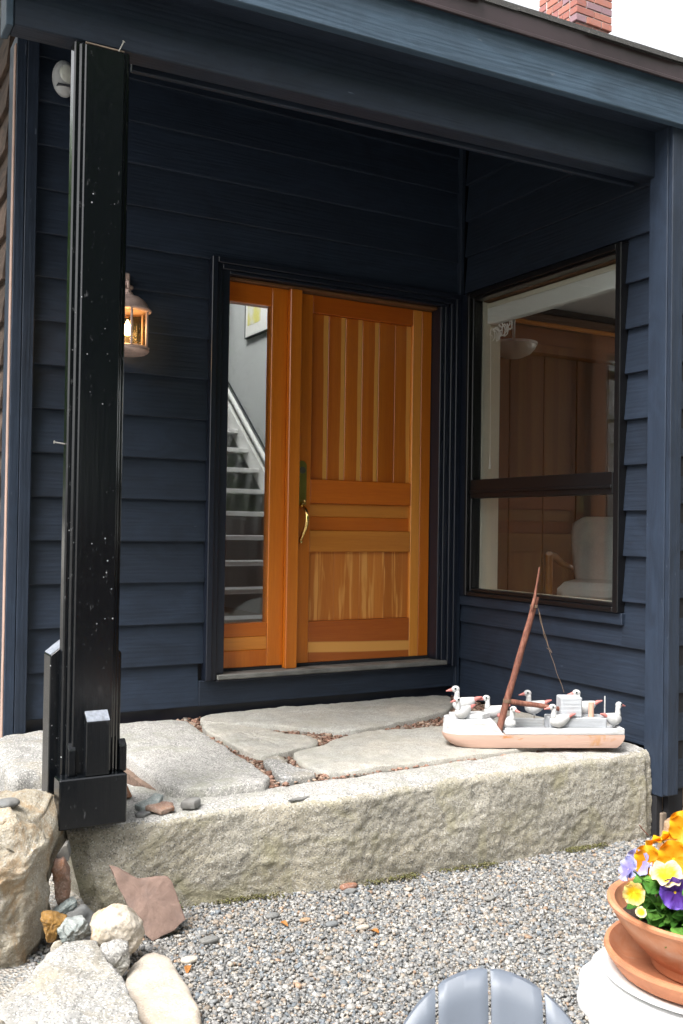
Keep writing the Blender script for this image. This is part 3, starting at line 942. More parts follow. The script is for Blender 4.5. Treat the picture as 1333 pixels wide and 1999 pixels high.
# ---- front wall to the right (faces -y)
fw = obj('front_wall', MB().box(.121, 2.75, -1.535, -1.44, -.16, 2.95, 0).box(4.85, 5.2, -1.535, -1.44, -.16, 2.95, 0).box(2.751, 4.849, -1.535, -1.44, -.16, .45, 0).box(2.751, 4.849, -1.535, -1.44, 2.45, 2.95, 0), M['dark'], house)
added_win = obj('window', MB().box(2.70, 2.76, -1.56, -1.50, .42, 2.48, .004), M['frame'], house)  # unseen window added to let yard light onto the room ceiling
obj('frame', MB().box(4.84, 4.90, -1.56, -1.50, .42, 2.48, .004), M['frame'], added_win)
obj('frame', MB().box(2.761, 4.839, -1.56, -1.50, .42, .47, .004), M['frame'], added_win)
obj('frame', MB().box(2.761, 4.839, -1.56, -1.50, 2.43, 2.48, .004), M['frame'], added_win)
obj('pane', MB().box(2.761, 4.839, -1.532, -1.528, .47, 2.43, 0), M['glass'], added_win)
obj('corner_board', MB().box(-.024, .046, -1.602, -1.576, -.215, 2.76, .003), M['navy_z'], fw)
for i in range(15):
    z0 = -.200 + .2125 * i
    clap(fw, FRX(-1.540), .048, 2.6, z0, min(z0 + .2125, 2.74), M['navy_x'])
fd = MB()
found = obj('foundation', MB().box(.02, 5.2, -1.50, -1.44, -.6, -.205, 0), M['dark'], house)
for i in range(9):
    obj('foundation_board', MB().box(.025 + i * .092, .113 + i * .092, -1.53, -1.502, -.30, -.222, .003), M['weather_z'], found)
obj('foundation_rail', MB().box(-.01, .95, -1.545, -1.503, -.228, -.207, .003), M['weather_z'], found)
obj('foundation_rail', MB().box(.0, .95, -1.552, -1.503, -.41, -.305, .004), M['weather_z'], found)
obj('foundation_post', MB().box(-.022, .018, -1.54, -1.48, -.55, -.226, .003), M['dark'], found)

# ---- interior partition of the porch walls: back faces are the dark wall boxes above
# ---- door unit -------------------------------------------------------------
dfm = obj('door_frame', MB().box(-1.500, -.136, .128, .140, 2.235, 2.27, .001), M['trim'], house)
def fpart(name, mat, *b, bev=.003, par=None):
    return obj(name, MB().box(*b, bev), M[mat], par or dfm)
# stepped casing left, head, right
fpart('casing', 'trim', -1.576, -1.545, -.040, .030, .160, 2.312)
fpart('casing', 'trim', -1.544, -1.516, -.028, .030, .160, 2.282)
fpart('casing', 'trim', -1.515, -1.470, -.014, .032, .19, 2.262)
fpart('casing', 'trim', -1.545, -.032, -.040, .029, 2.283, 2.313)
fpart('casing', 'trim', -1.515, -.060, -.028, .029, 2.256, 2.2825)
fpart('casing', 'trim', -1.470, -.10, -.014, .029, 2.238, 2.2555)
fpart('casing', 'trim', -.061, -.033, -.040, .029, .150, 2.2825)
fpart('casing', 'trim', -.090, -.0615, -.028, .029, .160, 2.2555)
fpart('casing', 'trim', -.122, -.0905, -.014, .029, .160, 2.2375)
fpart('jamb', 'trim', -.150, -.123, -.006, .14, .19, 2.2375)
fpart('jamb', 'fir_z', -1.500, -1.4705, .033, .14, .19, 2.2375)
fpart('head_jamb', 'wood_in', -1.470, -.1505, .030, .128, 2.222, 2.2378)
fpart('sill', 'sill', -1.512, -.092, -.036, .14, .160, .186, bev=.005)
fpart('sill_nosing', 'trim', -1.514, -.085, -.030, .03, .150, .1595)
fpart('mullion', 'fir_z', -1.103, -1.0335, .024, .14, .187, 2.221, bev=.004)

# front door
door = obj('front_door', MB().box(-1.032, -.1515, .118, .126, .20, 2.218, 0), M['fir_z'], house)
dp = lambda n, m, *b, bev=.003: obj(n, MB().box(*b, bev), M[m], door)
Y0, Y1 = .082, .1175
dp('stile', 'fir_z', -1.0315, -.9385, Y0, Y1, .203, 2.218)
dp('stile', 'fir_lz', -.283, -.222, Y0, Y1, .203, 2.218)
dp('stile', 'fir_z', -.2215, -.1525, Y0, Y1, .203, 2.218)
dp('rail', 'fir_x', -.938, -.2835, Y0, Y1, 2.121, 2.218)
dp('rail', 'fir_x', -.938, -.2835, Y0, Y1, 1.075, 1.206)
dp('rail', 'fir_lx', -.938, -.2835, Y0, Y1, .808, .925)
dp('rail', 'band', -.938, -.2835, Y0, Y1, .203, .428)
for k in range(6):                                     # vertical boards of the upper panel
    x0 = -.938 + k * .1091
    me, og = make_mesh('plank', MB().box(0, .1080, .102, .1175, 1.2065, 2.1205, .0022), M['plank'] if k != 4 else M['fir_z'], origin=(0, .1, 1.2))
    link('plank', me, door, (x0, .1, 1.2))
dp('panel', 'fir_lx', -.938, -.2835, .100, Y1, 1.002, 1.0745)
dp('panel', 'fir_x', -.938, -.2835, .1003, Y1, .9255, 1.0015)
for k in range(4):
    x0 = -.938 + k * .1636
    obj('plank', MB().box(x0 + .0004, x0 + .1632, .101, Y1, .4285, .8075, .0008), M['streak'], door)
dp('door_sweep', 'dark', -1.030, -.153, .078, .120, .1875, .2025, bev=.001)

# handle set
def rounded_plate(x0, x1, z0, z1, y0, y1, topr=True):
    w = (x1 - x0) / 2; cx = (x0 + x1) / 2
    pts = [(x0, z0), (x1, z0), (x1, z1 - w)]
    for k in range(1, 12):
        a = math.pi * k / 12
        pts.append((cx + w * math.cos(a), z1 - w + w * math.sin(a)))
    pts.append((x0, z1 - w))
    return pts
hp = MB().prism(rounded_plate(-1.024, -.968, 1.062, 1.303, 0, 0), .0815, .074, lambda u, w, n: (u, n, w))
hand = obj('door_handle', hp, M['brass_plate'], door)
lk = MB()
lk.tube([(-.996, .0738, 1.252), (-.996, .066, 1.252)], .0185, 24)
obj('lock_cylinder', lk, M['steel'], door, True)
gr = MB()
pts = []
for k in range(15):
    s = k / 14
    z = 1.062 - .195 * s
    y = .062 - .052 * math.sin(math.pi * min(1, s * 1.02) ** .8) 
    x = -.992 + .006 * math.sin(math.pi * s) - .016 * s
    pts.append((x, y, z))
gr.tube(pts, [.0085 + .0035 * math.sin(math.pi * (k / 14)) for k in range(15)], 14)
gr.tube([(-.993, .081, 1.062), (-.993, .058, 1.060)], [.021, .012], 18)
gr.ball((-.990, .050, 1.085), .009)
gr.tube([(-1.008, .081, .868), (-1.008, .060, .868)], [.020, .011], 18)
gr.ball((-1.006, .055, .862), .010)
obj('grip', gr, M['brass'], door, True)

# side light
sl_ = obj('sidelight', MB().box(-1.4695, -1.4535, .06, .126, .203, 2.221, .002), M['fir_z'], house)
sp_ = lambda n, m, *b, bev=.003: obj(n, MB().box(*b, bev), M[m], sl_)
sp_('stile', 'fir_z', -1.196, -1.1035, .060, .126, .203, 2.221)
sp_('rail', 'fir_x', -1.4530, -1.1965, .060, .126, 2.118, 2.221)
sp_('rail', 'fir_x', -1.4530, -1.1965, .060, .126, .362, .434)
sp_('rail', 'fir_lx', -1.4530, -1.1965, .0605, .126, .292, .3615)
sp_('rail', 'fir_z', -1.4530, -1.1965, .060, .126, .203, .2915)
sp_('bottom_seal', 'dark', -1.469, -1.104, .064, .12, .1868, .2025, bev=.001)
sp_('pane', 'glass', -1.4530, -1.1965, .090, .094, .434, 2.118, bev=0)
sp_('pane', 'glass', -1.4530, -1.1965, .106, .110, .434, 2.118, bev=0)

# ---- side window --------------------------------------------------------
win = obj('window', MB().box(-.034, .060, -1.304, -1.268, .5645, 2.306, .003), M['frame'], house)
wp = lambda n, m, *b, bev=.003: obj(n, MB().box(*b, bev), M[m], win)
wp('frame', 'frame', -.034, .060, -.118, -.095, .5645, 2.306)
wp('frame', 'frame', -.034, .060, -1.2675, -.1185, .5645, .588)
wp('frame', 'frame', -.034, .060, -1.2675, -.1185, 2.276, 2.306)
wp('sash', 'frame', -.012, .050, -.134, -.1185, .5885, 2.2755)
wp('sash', 'frame', -.012, .050, -1.2675, -1.2500, .5885, 2.2755)
wp('sash', 'frame', -.012, .050, -1.2495, -.1345, .5885, .607)
wp('sash', 'frame', -.012, .050, -1.2495, -.1345, 2.263, 2.2755)
wp('meeting_rail', 'frame', -.020, .050, -1.2495, -.1345, 1.122, 1.228)
wp('rail_lip', 'frame', -.030, -.0205, -1.2495, -.1345, 1.150, 1.166)
wp('outer_trim', 'trim', -.020, .030, -.0945, -.034, .563, 2.310)
wp('pane', 'glass', .008, .012, -1.2495, -.1345, .607, 1.122, bev=0)
wp('pane', 'glass', .024, .028, -1.2495, -.1345, .607, 1.122, bev=0)
wp('pane', 'glass', .008, .012, -1.2495, -.1345, 1.228, 2.263, bev=0)
wp('pane', 'glass', .024, .028, -1.2495, -.1345, 1.228, 2.263, bev=0)
wp('inner_jamb', 'cream', .0605, .190, -.130, -.1195, .590, 2.284)
wp('inner_jamb', 'cream', .0605, .170, -1.272, -1.262, .590, 2.284)
wp('inner_sill', 'cream', .0605, .190, -1.2615, -.1305, .575, .597)
wp('inner_head', 'wood_in', .0605, .190, -1.2615, -.1305, 2.262, 2.285)

# ---- porch beam, soffit, fascia, roof edge (the eave runs slightly askew)
def SK(mb):
    mb.v = [(x, y - .036 * x, z) for x, y, z in mb.v]
    return mb
beam = obj('porch_beam', SK(MB().box(-2.80, -.004, -1.50, -1.412, 2.548, 2.86, .004)), M['navy_x'], house)
obj('beam_end', SK(MB().box(-2.824, -2.801, -1.505, -1.40, 2.54, 2.90, .003)), M['fascia'], beam)
obj('beam_lining', SK(MB().box(-2.38, -.03, -1.384, -1.362, 2.541, 2.80, .003)), M['navy_x'], beam)
obj('beam_lining', SK(MB().box(-2.80, -.03, -1.411, -1.385, 2.566, 2.82, .002)), M['trim'], beam)
soffit = obj('soffit', SK(MB().box(-3.4, 5.4, -1.60, -1.501, 2.752, 2.775, .001)), M['navy_x'], house)
eave = obj('fascia', SK(MB().box(-3.4, 5.4, -1.640, -1.602, 2.742, 2.924, .003)), M['fascia'], house)
# porch ceiling: boards rising to the house wall
pc = MB()
cs = .48
for k in range(12):
    y0 = -1.36 + k * .115
    z0 = 2.83 + (y0 + 1.36) * cs; z1 = 2.83 + (y0 + .113 + 1.36) * cs
    vs_ = [(x, y, z + dz) for x in (-2.9, -.005) for (y, z) in ((y0, z0), (y0 + .113, z1)) for dz in (0, .018)]
    pc.add(vs_, [(0, 1, 3, 2), (4, 6, 7, 5), (0, 4, 5, 1), (2, 3, 7, 6), (0, 2, 6, 4), (1, 5, 7, 3)])
    obj('ceiling_board' if k else 'porch_ceiling', pc, M['navy_x'], house if k == 0 else pceil)
    if k == 0: pceil = bpy.data.objects['porch_ceiling']
    pc = MB()

# roof: deck in four pieces around an unseen opening added to light the hall, then shingles at the eave and a metal drip edge
RS = .50
def rz(y): return 3.0 + (y + 1.66) * RS
def roof_piece(mb, x0, x1, y0, y1, th=.05, up=0.0):
    v = [(x, y - (.036 * x if y < -1 else 0), rz(y) + up - d) for x in (x0, x1) for y in (y0, y1) for d in (0, th)]
    return mb.add(v, [(0, 1, 3, 2), (4, 6, 7, 5), (0, 4, 5, 1), (2, 3, 7, 6), (0, 2, 6, 4), (1, 5, 7, 3)])
t = NT('shingle'); n1 = t.noise(t.coords(), 220, 3, .6)
M['shingle'] = t.bsdf(t.ramp((n1, 0), [(.3, (.035, .035, .036)), (.7, (.12, .115, .11))]), .95, (n1, 0), .6, .004)
rm = MB()
roof_piece(rm, -3.45, 5.45, -1.655, .9)
roof_piece(rm, -3.45, -1.6, .9, 3.5); roof_piece(rm, .45, 5.45, .9, 3.5)
roof_piece(rm, -3.45, 5.45, 3.5, 6.4)
roof = obj('roof', rm, M['shingle'], house)
back = MB()
v = [(x, y, z - d) for x in (-3.45, 5.45) for (y, z) in ((6.4, rz(6.4)), (13.5, rz(6.4) - 3.55)) for d in (0, .05)]
back.add(v, [(0, 1, 3, 2), (4, 6, 7, 5), (0, 4, 5, 1), (2, 3, 7, 6), (0, 2, 6, 4), (1, 5, 7, 3)])
obj('rear_slope', back, M['shingle'], roof)
k = 0; x = -3.40
while x < 5.3:
    w = random.uniform(.14, .30)
    me = roof_piece(MB(), x + .002, x + w - .002, -1.664 - random.uniform(0, .012), -1.50, .012, .014 + random.uniform(-.0015, .003))
    obj('shingle', me, M['shingle'], roof)
    me = roof_piece(MB(), x + .06, x + w + .055, -1.655, -1.36, .012, .027 + random.uniform(-.001, .002))
    obj('shingle', me, M['shingle'], roof)
    x += w
dr = MB()
dr.box(-3.44, 5.44, -1.657, -1.643, 2.918, 2.997, .003)
dr.box(-3.44, 5.44, -1.667, -1.6575, 2.912, 2.926, .002)
obj('drip_edge', SK(dr), M['drip'], roof)

# rest of the body of the house, so that light only enters through the openings added for it
body = MB()
body.box(-2.51, 5.2, 6.1, 6.2, -.4, 6.5, 0)
body.box(5.1, 5.2, -1.5, -1.2, -.4, 3.0, 0); body.box(5.1, 5.2, 1.8, 6.1, -.4, 5.0, 0)
body.box(5.1, 5.2, -1.2, 1.8, -.4, .8, 0); body.box(5.1, 5.2, -1.2, 1.8, 2.6, 3.2, 0)  # unseen end-wall opening added to light the room
obj('rear_wall', body, M['wall_in'], house)
inn = MB()
inn.box(-2.41, 5.1, .141, 6.1, .10, .185, 0); inn.box(.121, 5.1, -1.43, .1405, .10, .185, 0)
obj('interior_floor', inn, M['floor_in'], house)
hall = MB()
hall.box(.10, .20, .60, 6.1, .186, 3.7, 0)                       # hall wall beside the stairs
hall.box(-2.41, .0995, 5.0, 5.1, .186, 4.9, 0)
obj('hall_wall', hall, M['wall_in'], house)
hc = MB()
hc.box(-2.41, -1.5, .141, 5.0, 3.70, 3.74, 0); hc.box(-1.499, .0995, .141, 1.0, 3.701, 3.74, 0); hc.box(-1.499, .0995, 3.6, 5.0, 3.70, 3.739, 0)
hc.box(.21, 5.1, -1.43, 6.1, 3.02, 3.06, 0)
obj('interior_ceiling', hc, M['white'], house)
rw = MB()
rw.box(.201, 5.1, 2.30, 2.34, .186, 3.02, 0)
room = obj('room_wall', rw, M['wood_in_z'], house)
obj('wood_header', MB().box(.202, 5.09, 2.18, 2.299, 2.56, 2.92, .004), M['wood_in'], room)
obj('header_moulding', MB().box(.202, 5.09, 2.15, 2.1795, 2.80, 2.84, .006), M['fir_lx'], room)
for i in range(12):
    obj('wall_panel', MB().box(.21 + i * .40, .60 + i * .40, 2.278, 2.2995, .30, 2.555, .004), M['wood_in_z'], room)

# staircase in the hall: open risers, white treads
st = obj('staircase', MB().box(.060, .0995, 1.2, 1.24, .186, .30, .002), M['white'], house)
def gz(y): return .30 + (y - 1.58) / .240 * .19
sm = MB()
v = [(x, y, gz(y) + dz) for x in (.062, .0985) for y in (1.40, 4.6) for dz in (-.14, .06)]
sm.add(v, [(0, 1, 3, 2), (4, 6, 7, 5), (0, 4, 5, 1), (2, 3, 7, 6), (0, 2, 6, 4), (1, 5, 7, 3)])
obj('stringer', sm, M['white'], st)
for i in range(13):
    y = 1.58 + i * .240; z = .30 + i * .19
    obj('tread', MB().box(-1.15, .0615, y - .02, y + .23, z - .036, z, .004), M['white'], st)
hr = MB().tube([(.070, 1.5, gz(1.5) + .175), (.070, 4.6, gz(4.6) + .175)], .020, 10)
obj('handrail', hr, M['white'], st, True)
hr = MB().tube([(.085, 1.5, gz(1.5) + .235), (.085, 4.6, gz(4.6) + .235)], .008, 8)
obj('rail_trim', hr, M['trim'], st, True)
und = MB(); und.box(-1.18, .055, 4.90, 4.94, .19, 3.0, 0)
obj('dark_gap_sheet', und, M['dark'], st)  # black sheet added to paint the shade between the open treads

# chimney: individual bricks on a mortar core
chx, chy = 3.10, 2.44
cw, cd = .42, .51
M['mortar'] = m_plain('mortar', (.46, .44, .42), .95, var=.15, sc=60, bump=.4)
t = NT('brick'); oi = t.n('ObjectInfo'); n1 = t.noise(t.coords(), 25, 4, .7)
c = t.ramp((oi, 'Random'), [(0, (.30, .11, .085)), (.3, (.36, .14, .10)), (.55, (.30, .12, .11)), (.75, (.25, .15, .17)), (1, (.20, .16, .19))], 'CONSTANT')
c = t.mix(t.ramp((n1, 0), [(.45, 0.0), (.75, .5)]), c, (.22, .15, .16))
M['brick'] = t.bsdf(c, .9, (n1, 0), .5, .006)
core = MB().box(chx + .008, chx + cw - .008, chy + .008, chy + cd - .008, 4.4, 6.55, 0)
core.box(chx - .012, chx + cw + .012, chy - .012, chy + cd + .012, 5.905, 6.55, 0)
chim = obj('chimney', core, M['mortar'], house)
bm_cache = {}
def brick(x0, x1, y0, y1, z0):
    key = (round(x1 - x0, 3), round(y1 - y0, 3))
    if key not in bm_cache:
        bm_cache[key] = make_mesh('brick', MB().box(0, x1 - x0, 0, y1 - y0, 0, .065, .004), M['brick'], origin=(0, 0, 0))[0]
    link('brick', bm_cache[key], chim, (x0 + random.uniform(-.0015, .0015), y0 + random.uniform(-.0015, .0015), z0))
for r in range(29):
    z0 = 4.40 + r * .075
    e = .022 if z0 > 5.89 else 0.0
    X0, X1, Y0_, Y1_ = chx - e, chx + cw + e, chy - e, chy + cd + e
    W, D_ = X1 - X0, Y1_ - Y0_
    if r % 2 == 0:
        a = (W - .21) / 2
        cuts = [(X0, X0 + a), (X0 + a + .01, X1 - a - .01), (X1 - a, X1)]
        dy = [(Y0_ + .11, Y0_ + .11 + (D_ - .24) / 2), (Y0_ + .12 + (D_ - .24) / 2, Y1_ - .12)]
    else:
        cuts = [(X0, X0 + W / 2 - .005), (X0 + W / 2 + .005, X1)]
        dy = [(Y0_ + .11, Y0_ + .20), (Y0_ + .21, Y1_ - .20), (Y1_ - .19, Y1_ - .11)]
    for (p, q) in cuts:
        brick(p, q, Y0_, Y0_ + .10, z0); brick(p, q, Y1_ - .10, Y1_, z0)
    for (p, q) in dy:
        brick(X0, X0 + .10, p, q, z0); brick(X1 - .10, X1, p, q, z0)

# ---- the black porch post ------------------------------------------------
post = obj('porch_post', MB().box(-2.586, -2.452, -1.380, -1.275, -.03, 2.547, .004), M['black'], house)
pp = lambda n, m, *b, bev=.004: obj(n, MB().box(*b, bev), M[m], post)
pp('corner_piece', 'black', -2.612, -2.426, -1.430, -1.3805, -.03, 2.534, bev=.005)
pp('face_moulding', 'black', -2.598, -2.440, -1.447, -1.4305, -.0, 2.524, bev=.006)
pp('face_board', 'black', -2.585, -2.453, -1.4645, -1.4475, -.0, 2.515)
pp('post_cap', 'weather_z', -2.583, -2.455, -1.463, -1.452, 2.5155, 2.521, bev=.001)
pp('plinth', 'black', -2.632, -2.412, -1.505, -1.4312, -.032, .128)
def wedge_board(x0, x1, y0, y1, z0, z1, cut, axis):
    mb = MB().box(x0, x1, y0, y1, z0, z1, .003)
    out = []
    for (x, y, z) in mb.v:
        if z > z0 + .01:
            if axis == 'l': s = (x1 - x) / (x1 - x0)
            elif axis == 'r': s = (x - x0) / (x1 - x0)
            else: s = (y1 - y) / (y1 - y0)
            z -= cut * s
        out.append((x, y, z))
    mb.v = out
    return mb
obj('side_buttress', wedge_board(-2.640, -2.5865, -1.379, -1.285, -.03, .550, .042, 'l'), M['black'], post)
obj('side_buttress', wedge_board(-2.4515, -2.402, -1.379, -1.285, -.03, .550, .042, 'r'), M['black'], post)
obj('front_buttress', wedge_board(-2.548, -2.470, -1.500, -1.465, .1285, .335, .030, 'f'), M['black'], post)
for x0 in (-2.6, -2.434):
    obj('small_buttress', wedge_board(x0 + .002, x0 + .028, -1.474, -1.448, .1285, .235, .022, 'f'), M['black'], post)
def chip(x0, x1, y0, y1, z0, z1, th=.0016):
    mb = MB(); mb.add([(x0, y1, z1), (x1, y1, z1), (x1, y0, z0), (x0, y0, z0), (x0, y1, z1 + th), (x1, y1, z1 + th), (x1, y0, z0 + th), (x0, y0, z0 + th)],
                      [(0, 1, 2, 3), (4, 7, 6, 5), (0, 4, 5, 1), (1, 5, 6, 2), (2, 6, 7, 3), (3, 7, 4, 0)])
    return mb
obj('grey_top', chip(-2.546, -2.472, -1.4985, -1.4665, .3052, .3332), M['black_top'], post)
bl = chip(0, 1, 0, 1, 0, 1)
mb = MB().add([(-2.638, -1.377, .5105), (-2.638, -1.287, .5105), (-2.588, -1.287, .5495), (-2.588, -1.377, .5495), (-2.638, -1.377, .5125), (-2.638, -1.287, .5125), (-2.588, -1.287, .5515), (-2.588, -1.377, .5515)],
              [(0, 1, 2, 3), (4, 7, 6, 5), (0, 4, 5, 1), (1, 5, 6, 2), (2, 6, 7, 3), (3, 7, 4, 0)])
obj('grey_top', mb, M['black_top'], post)
M['nail'] = m_plain('nail_metal', (.55, .53, .50), .4, .8)
nl = MB().tube([(-2.610, -1.40, 1.205), (-2.646, -1.405, 1.209)], .0022, 8); nl.tube([(-2.646, -1.405, 1.209), (-2.648, -1.4052, 1.2092)], .005, 10)
obj('nail', nl, M['nail'], post)
nl = MB().tube([(-2.475, -1.462, 2.515), (-2.462, -1.475, 2.545)], .002, 8); nl.tube([(-2.462, -1.475, 2.545), (-2.4612, -1.476, 2.547)], .005, 10)
obj('nail', nl, M['nail'], post)

# ================================================================== THINGS ON THE HOUSE
M['copper'] = m_plain('weathered_copper', (.55, .40, .35), .55, .25, .3, 25, .15)
t = NT('lamp_flame')
em = t.n('Emission', Color=(1.0, .68, .34), Strength=22.0)
t.t.links.new(em.outputs[0], t.out.inputs['Surface'])
M['bulb'] = t.m
lan = thing('wall_lantern', 'lit weathered-copper wall lantern on the siding behind the black post', 'lantern', (-2.045, -.16, 1.745))
lm = MB()
lm.lathe([(.0, .0), (.085, .0), (.098, .008), (.103, .016), (.100, .022), (.104, .030), (.090, .036), (.0, .036)], n=36)
obj('base_ring', lm, M['copper'], lan, True)
lm = MB()
lm.lathe([(.094, .196), (.108, .200), (.112, .206), (.104, .214), (.098, .220), (.090, .236), (.076, .254), (.055, .268), (.030, .276), (.024, .282), (.020, .290), (.0, .292), (.0, .196)], n=36)
obj('cap', lm, M['copper'], lan, True)
lm = MB()
lm.tube([(0, 0, .285), (0, 0, .305)], .014, 14)
sc_pts = []
for k in range(22):
    a = -math.pi * .5 + k / 21 * math.pi * 1.7
    r = .034 - .0007 * k
    sc_pts.append((0.0, .016 + r * math.cos(a) * .9, .325 + r * math.sin(a)))
lm.tube(sc_pts, [.012 - .0003 * k for k in range(22)], 10)
arm = []
for k in range(14):
    s_ = k / 13
    arm.append((0, .02 + .118 * s_, .325 + .035 * math.sin(s_ * math.pi) - .02 * s_))
lm.tube(arm, [.010 + .006 * math.sin(k / 13 * math.pi * 3) ** 2 for k in range(14)], 10)
lm.ball((.018, .012, .318), .011); lm.ball((-.018, .012, .318), .011)
obj('scroll_arm', lm, M['copper'], lan, True)
lm = MB().box(-.05, .05, .133, .152, .20, .42, .012)
obj('back_plate', lm, M['copper'], lan)
for k in range(6):
    a = R(25 + 60 * k)
    obj('bar', MB().tube([(.094 * math.cos(a), .094 * math.sin(a), .034), (.094 * math.cos(a), .094 * math.sin(a), .200)], .0062, 8), M['copper'], lan, True)
    pr = []
    gm = MB()
    a0, a1 = a + .07, a + R(60) - .07
    vs_, fs_ = [], []
    for i in range(7):
        aa = a0 + (a1 - a0) * i / 6
        for rr in (.090, .0875):
            for z in (.037, .1955):
                vs_.append((rr * math.cos(aa), rr * math.sin(aa), z))
    for i in range(6):
        o_ = i * 4
        for (p, q) in ((0, 1), (1, 3), (3, 2), (2, 0)):
            fs_.append((o_ + p, o_ + q, o_ + 4 + q, o_ + 4 + p))
    fs_ += [(0, 1, 3, 2), (24, 26, 27, 25)]
    obj('glass_pane', gm.add(vs_, fs_), M['glass_lamp'], lan, True)
obj('candle', MB().tube([(0, 0, .034), (0, 0, .085)], .011, 14), M['cream'], lan, True)
obj('bulb', MB().lathe([(.0, .085), (.011, .09), (.017, .105), (.0165, .12), (.011, .14), (.004, .158), (.0, .162)], n=18), M['bulb'], lan, True)

M['grey_plastic'] = m_plain('grey_plastic', (.48, .49, .50), .45, var=.05)
M['lens'] = m_plain('frosted_lens', (.62, .63, .58), .3, var=.05)
sec_ = thing('security_light', 'grey plastic security light high on the siding, half behind the black post', 'light', (-2.335, .0, 2.94))
obj('housing', MB().ball((0, -.045, .085), (.055, .045, .088), 24, 14, lambda p, q: [p[0], p[1], p[2] + .018 * q[1]]), M['grey_plastic'], sec_, True)
obj('lens', MB().ball((0.006, -.078, .092), (.036, .020, .050), 18, 10), M['lens'], sec_, True)
obj('visor', MB().box(-.040, .045, -.098, -.060, .034, .040, .002), M['trim'], sec_)
obj('mount', MB().tube([(0, .02, .085), (0, -.02, .085)], .035, 18), M['grey_plastic'], sec_, True)

# roller blind and its cord inside the window
bl_ = thing('roller_blind', 'white roller blind rolled up behind the top of the window', 'blind', (.12, -.74, 2.105))
obj('valance', MB().box(-.035, -.020, -.505, .604, .030, .122, .004), M['white'], bl_)
obj('roll', MB().tube([(.008, -.50, .080), (.008, .595, .080)], .026, 20), M['white'], bl_, True)
obj('rail', MB().box(-.036, .03, -.505, .604, .1225, .150, .003), M['cream'], bl_)
obj('bottom_bar', MB().box(-.018, .020, -.50, .595, .030, .048, .005), M['white'], bl_)
cdm = MB().tube([(-.030, .575, .03), (-.030, .571, -.3), (-.030, .567, -.73)], .0016, 6)
obj('pull_cord', cdm, M['white'], bl_)
obj('cord_tassel', MB().lathe([(.0, .0), (.009, .0), (.006, .03), (.002, .075), (.0, .08)], (-.030, .567, -.81), 12), M['white'], bl_, True)
cl = thing('lace_ornament', 'curly white lace ornament hanging under the window blind', 'ornament', (.10, -.27, 2.015))
om = MB()
rl = random.Random(3)
for k in range(12):
    y0 = .12 - k * .017; z0 = .10 + rl.uniform(-.015, .01); a = rl.uniform(0, 6); ln = rl.uniform(.5, 1.0); sp = rl.uniform(-.5, .5)
    pts = []
    for j in range(12):
        rr = .004 + .0022 * j * ln
        pts.append((rl.uniform(-.003, .003), y0 + rr * math.cos(a + j * .55) - .003 * j * sp, z0 - .0075 * j * ln + rr * math.sin(a + j * .55) * .8))
    om.tube(pts, [.005 * (1 - .05 * j) for j in range(12)], 6)
obj('lace_curls', om, M['white'], cl, True)

# things in the rooms
pic = thing('picture', 'white framed picture high on the stair wall, seen through the sidelight', 'picture', (.085, 2.75, 2.63))
obj('canvas', MB().box(-.012, .012, -.63, .63, .004, .85, .002), M['white'], pic)
obj('frame', MB().box(-.016, .014, -.64, .64, -.008, .0035, .002).box(-.016, .014, .6305, .640, .0036, .86, .002).box(-.016, .014, -.64, -.6305, .0036, .86, .002), M['trim'], pic)
t = NT('yellow_wash')
nn_ = t.noise(t.coords(), 6, 3, .5)
M['yellow'] = t.bsdf(t.ramp((nn_, 0), [(.4, (.75, .75, .68)), (.6, (.70, .66, .22))]), .7)
obj('painted_patch', MB().box(-.0135, -.0125, .30, .58, .10, .32, 0), M['yellow'], pic)
cl_ = thing('ceiling_light', 'white bowl ceiling light in the room behind the window', 'ceiling light', (1.43, 1.28, 2.275))
obj('bowl', MB().lathe([(.0, .0), (.07, .008), (.13, .035), (.17, .08), (.178, .11), (.172, .11), (.0, .10)], n=32), M['lens'], cl_, True)
obj('rim', MB().lathe([(.172, .105), (.184, .105), (.184, .122), (.172, .122), (.172, .105)], n=32), M['white'], cl_, True)
obj('rod', MB().tube([(0, 0, .11), (0, 0, .62)], .012, 10), M['white'], cl_)

M['tweed'] = m_plain('grey_upholstery', (.66, .66, .63), .9, var=.2, sc=160, bump=.5)
M['armwood'] = m_fir('armchair_wood', 'x', (.26, .10, .03), (.38, .17, .05))
ac = thing('armchair', 'grey tufted wing armchair with wooden arms behind the lower window pane', 'armchair', (1.27, .075, .186), R(-52))
def back_mesh():
    vs_, fs_ = [], []
    nx_, nz_ = 26, 26
    tuft = [(x, z) for z in (.62, .76) for x in (-.17, 0, .17)] + [(x, .69) for x in (-.085, .085)]
    for side in (0, 1):
        for j in range(nz_ + 1):
            w = j / nz_
            for i in range(nx_ + 1):
                u = i / nx_ * 2 - 1
                hw = .30 - .05 * (1 - w) + .02 * math.sin(w * 3)
                z = .36 + .50 * w - .05 * max(0, abs(u) - .75) * 4 * w ** 3
                x = hw * u
                bul = (1 - abs(u) ** 6) ** .5 * (1 - (2 * w - 1) ** 8) ** .5
                d = (.055 if side == 0 else .03) * bul
                if side == 0:
                    for (a, b) in tuft: d -= .030 * math.exp(-((x - a) ** 2 + (z - b) ** 2) / .0011)
                y = .27 + .16 * w + (-d if side == 0 else d) - .06 * abs(u) ** 2 * w
                vs_.append((x, y, z))
    m_ = nx_ + 1; o_ = m_ * (nz_ + 1)
    for j in range(nz_):
        for i in range(nx_):
            a = j * m_ + i
            fs_.append((a, a + 1, a + m_ + 1, a + m_)); fs_.append((o_ + a, o_ + a + m_, o_ + a + m_ + 1, o_ + a + 1))
    return MB().add(vs_, fs_)
obj('backrest', back_mesh(), M['tweed'], ac, 'all')
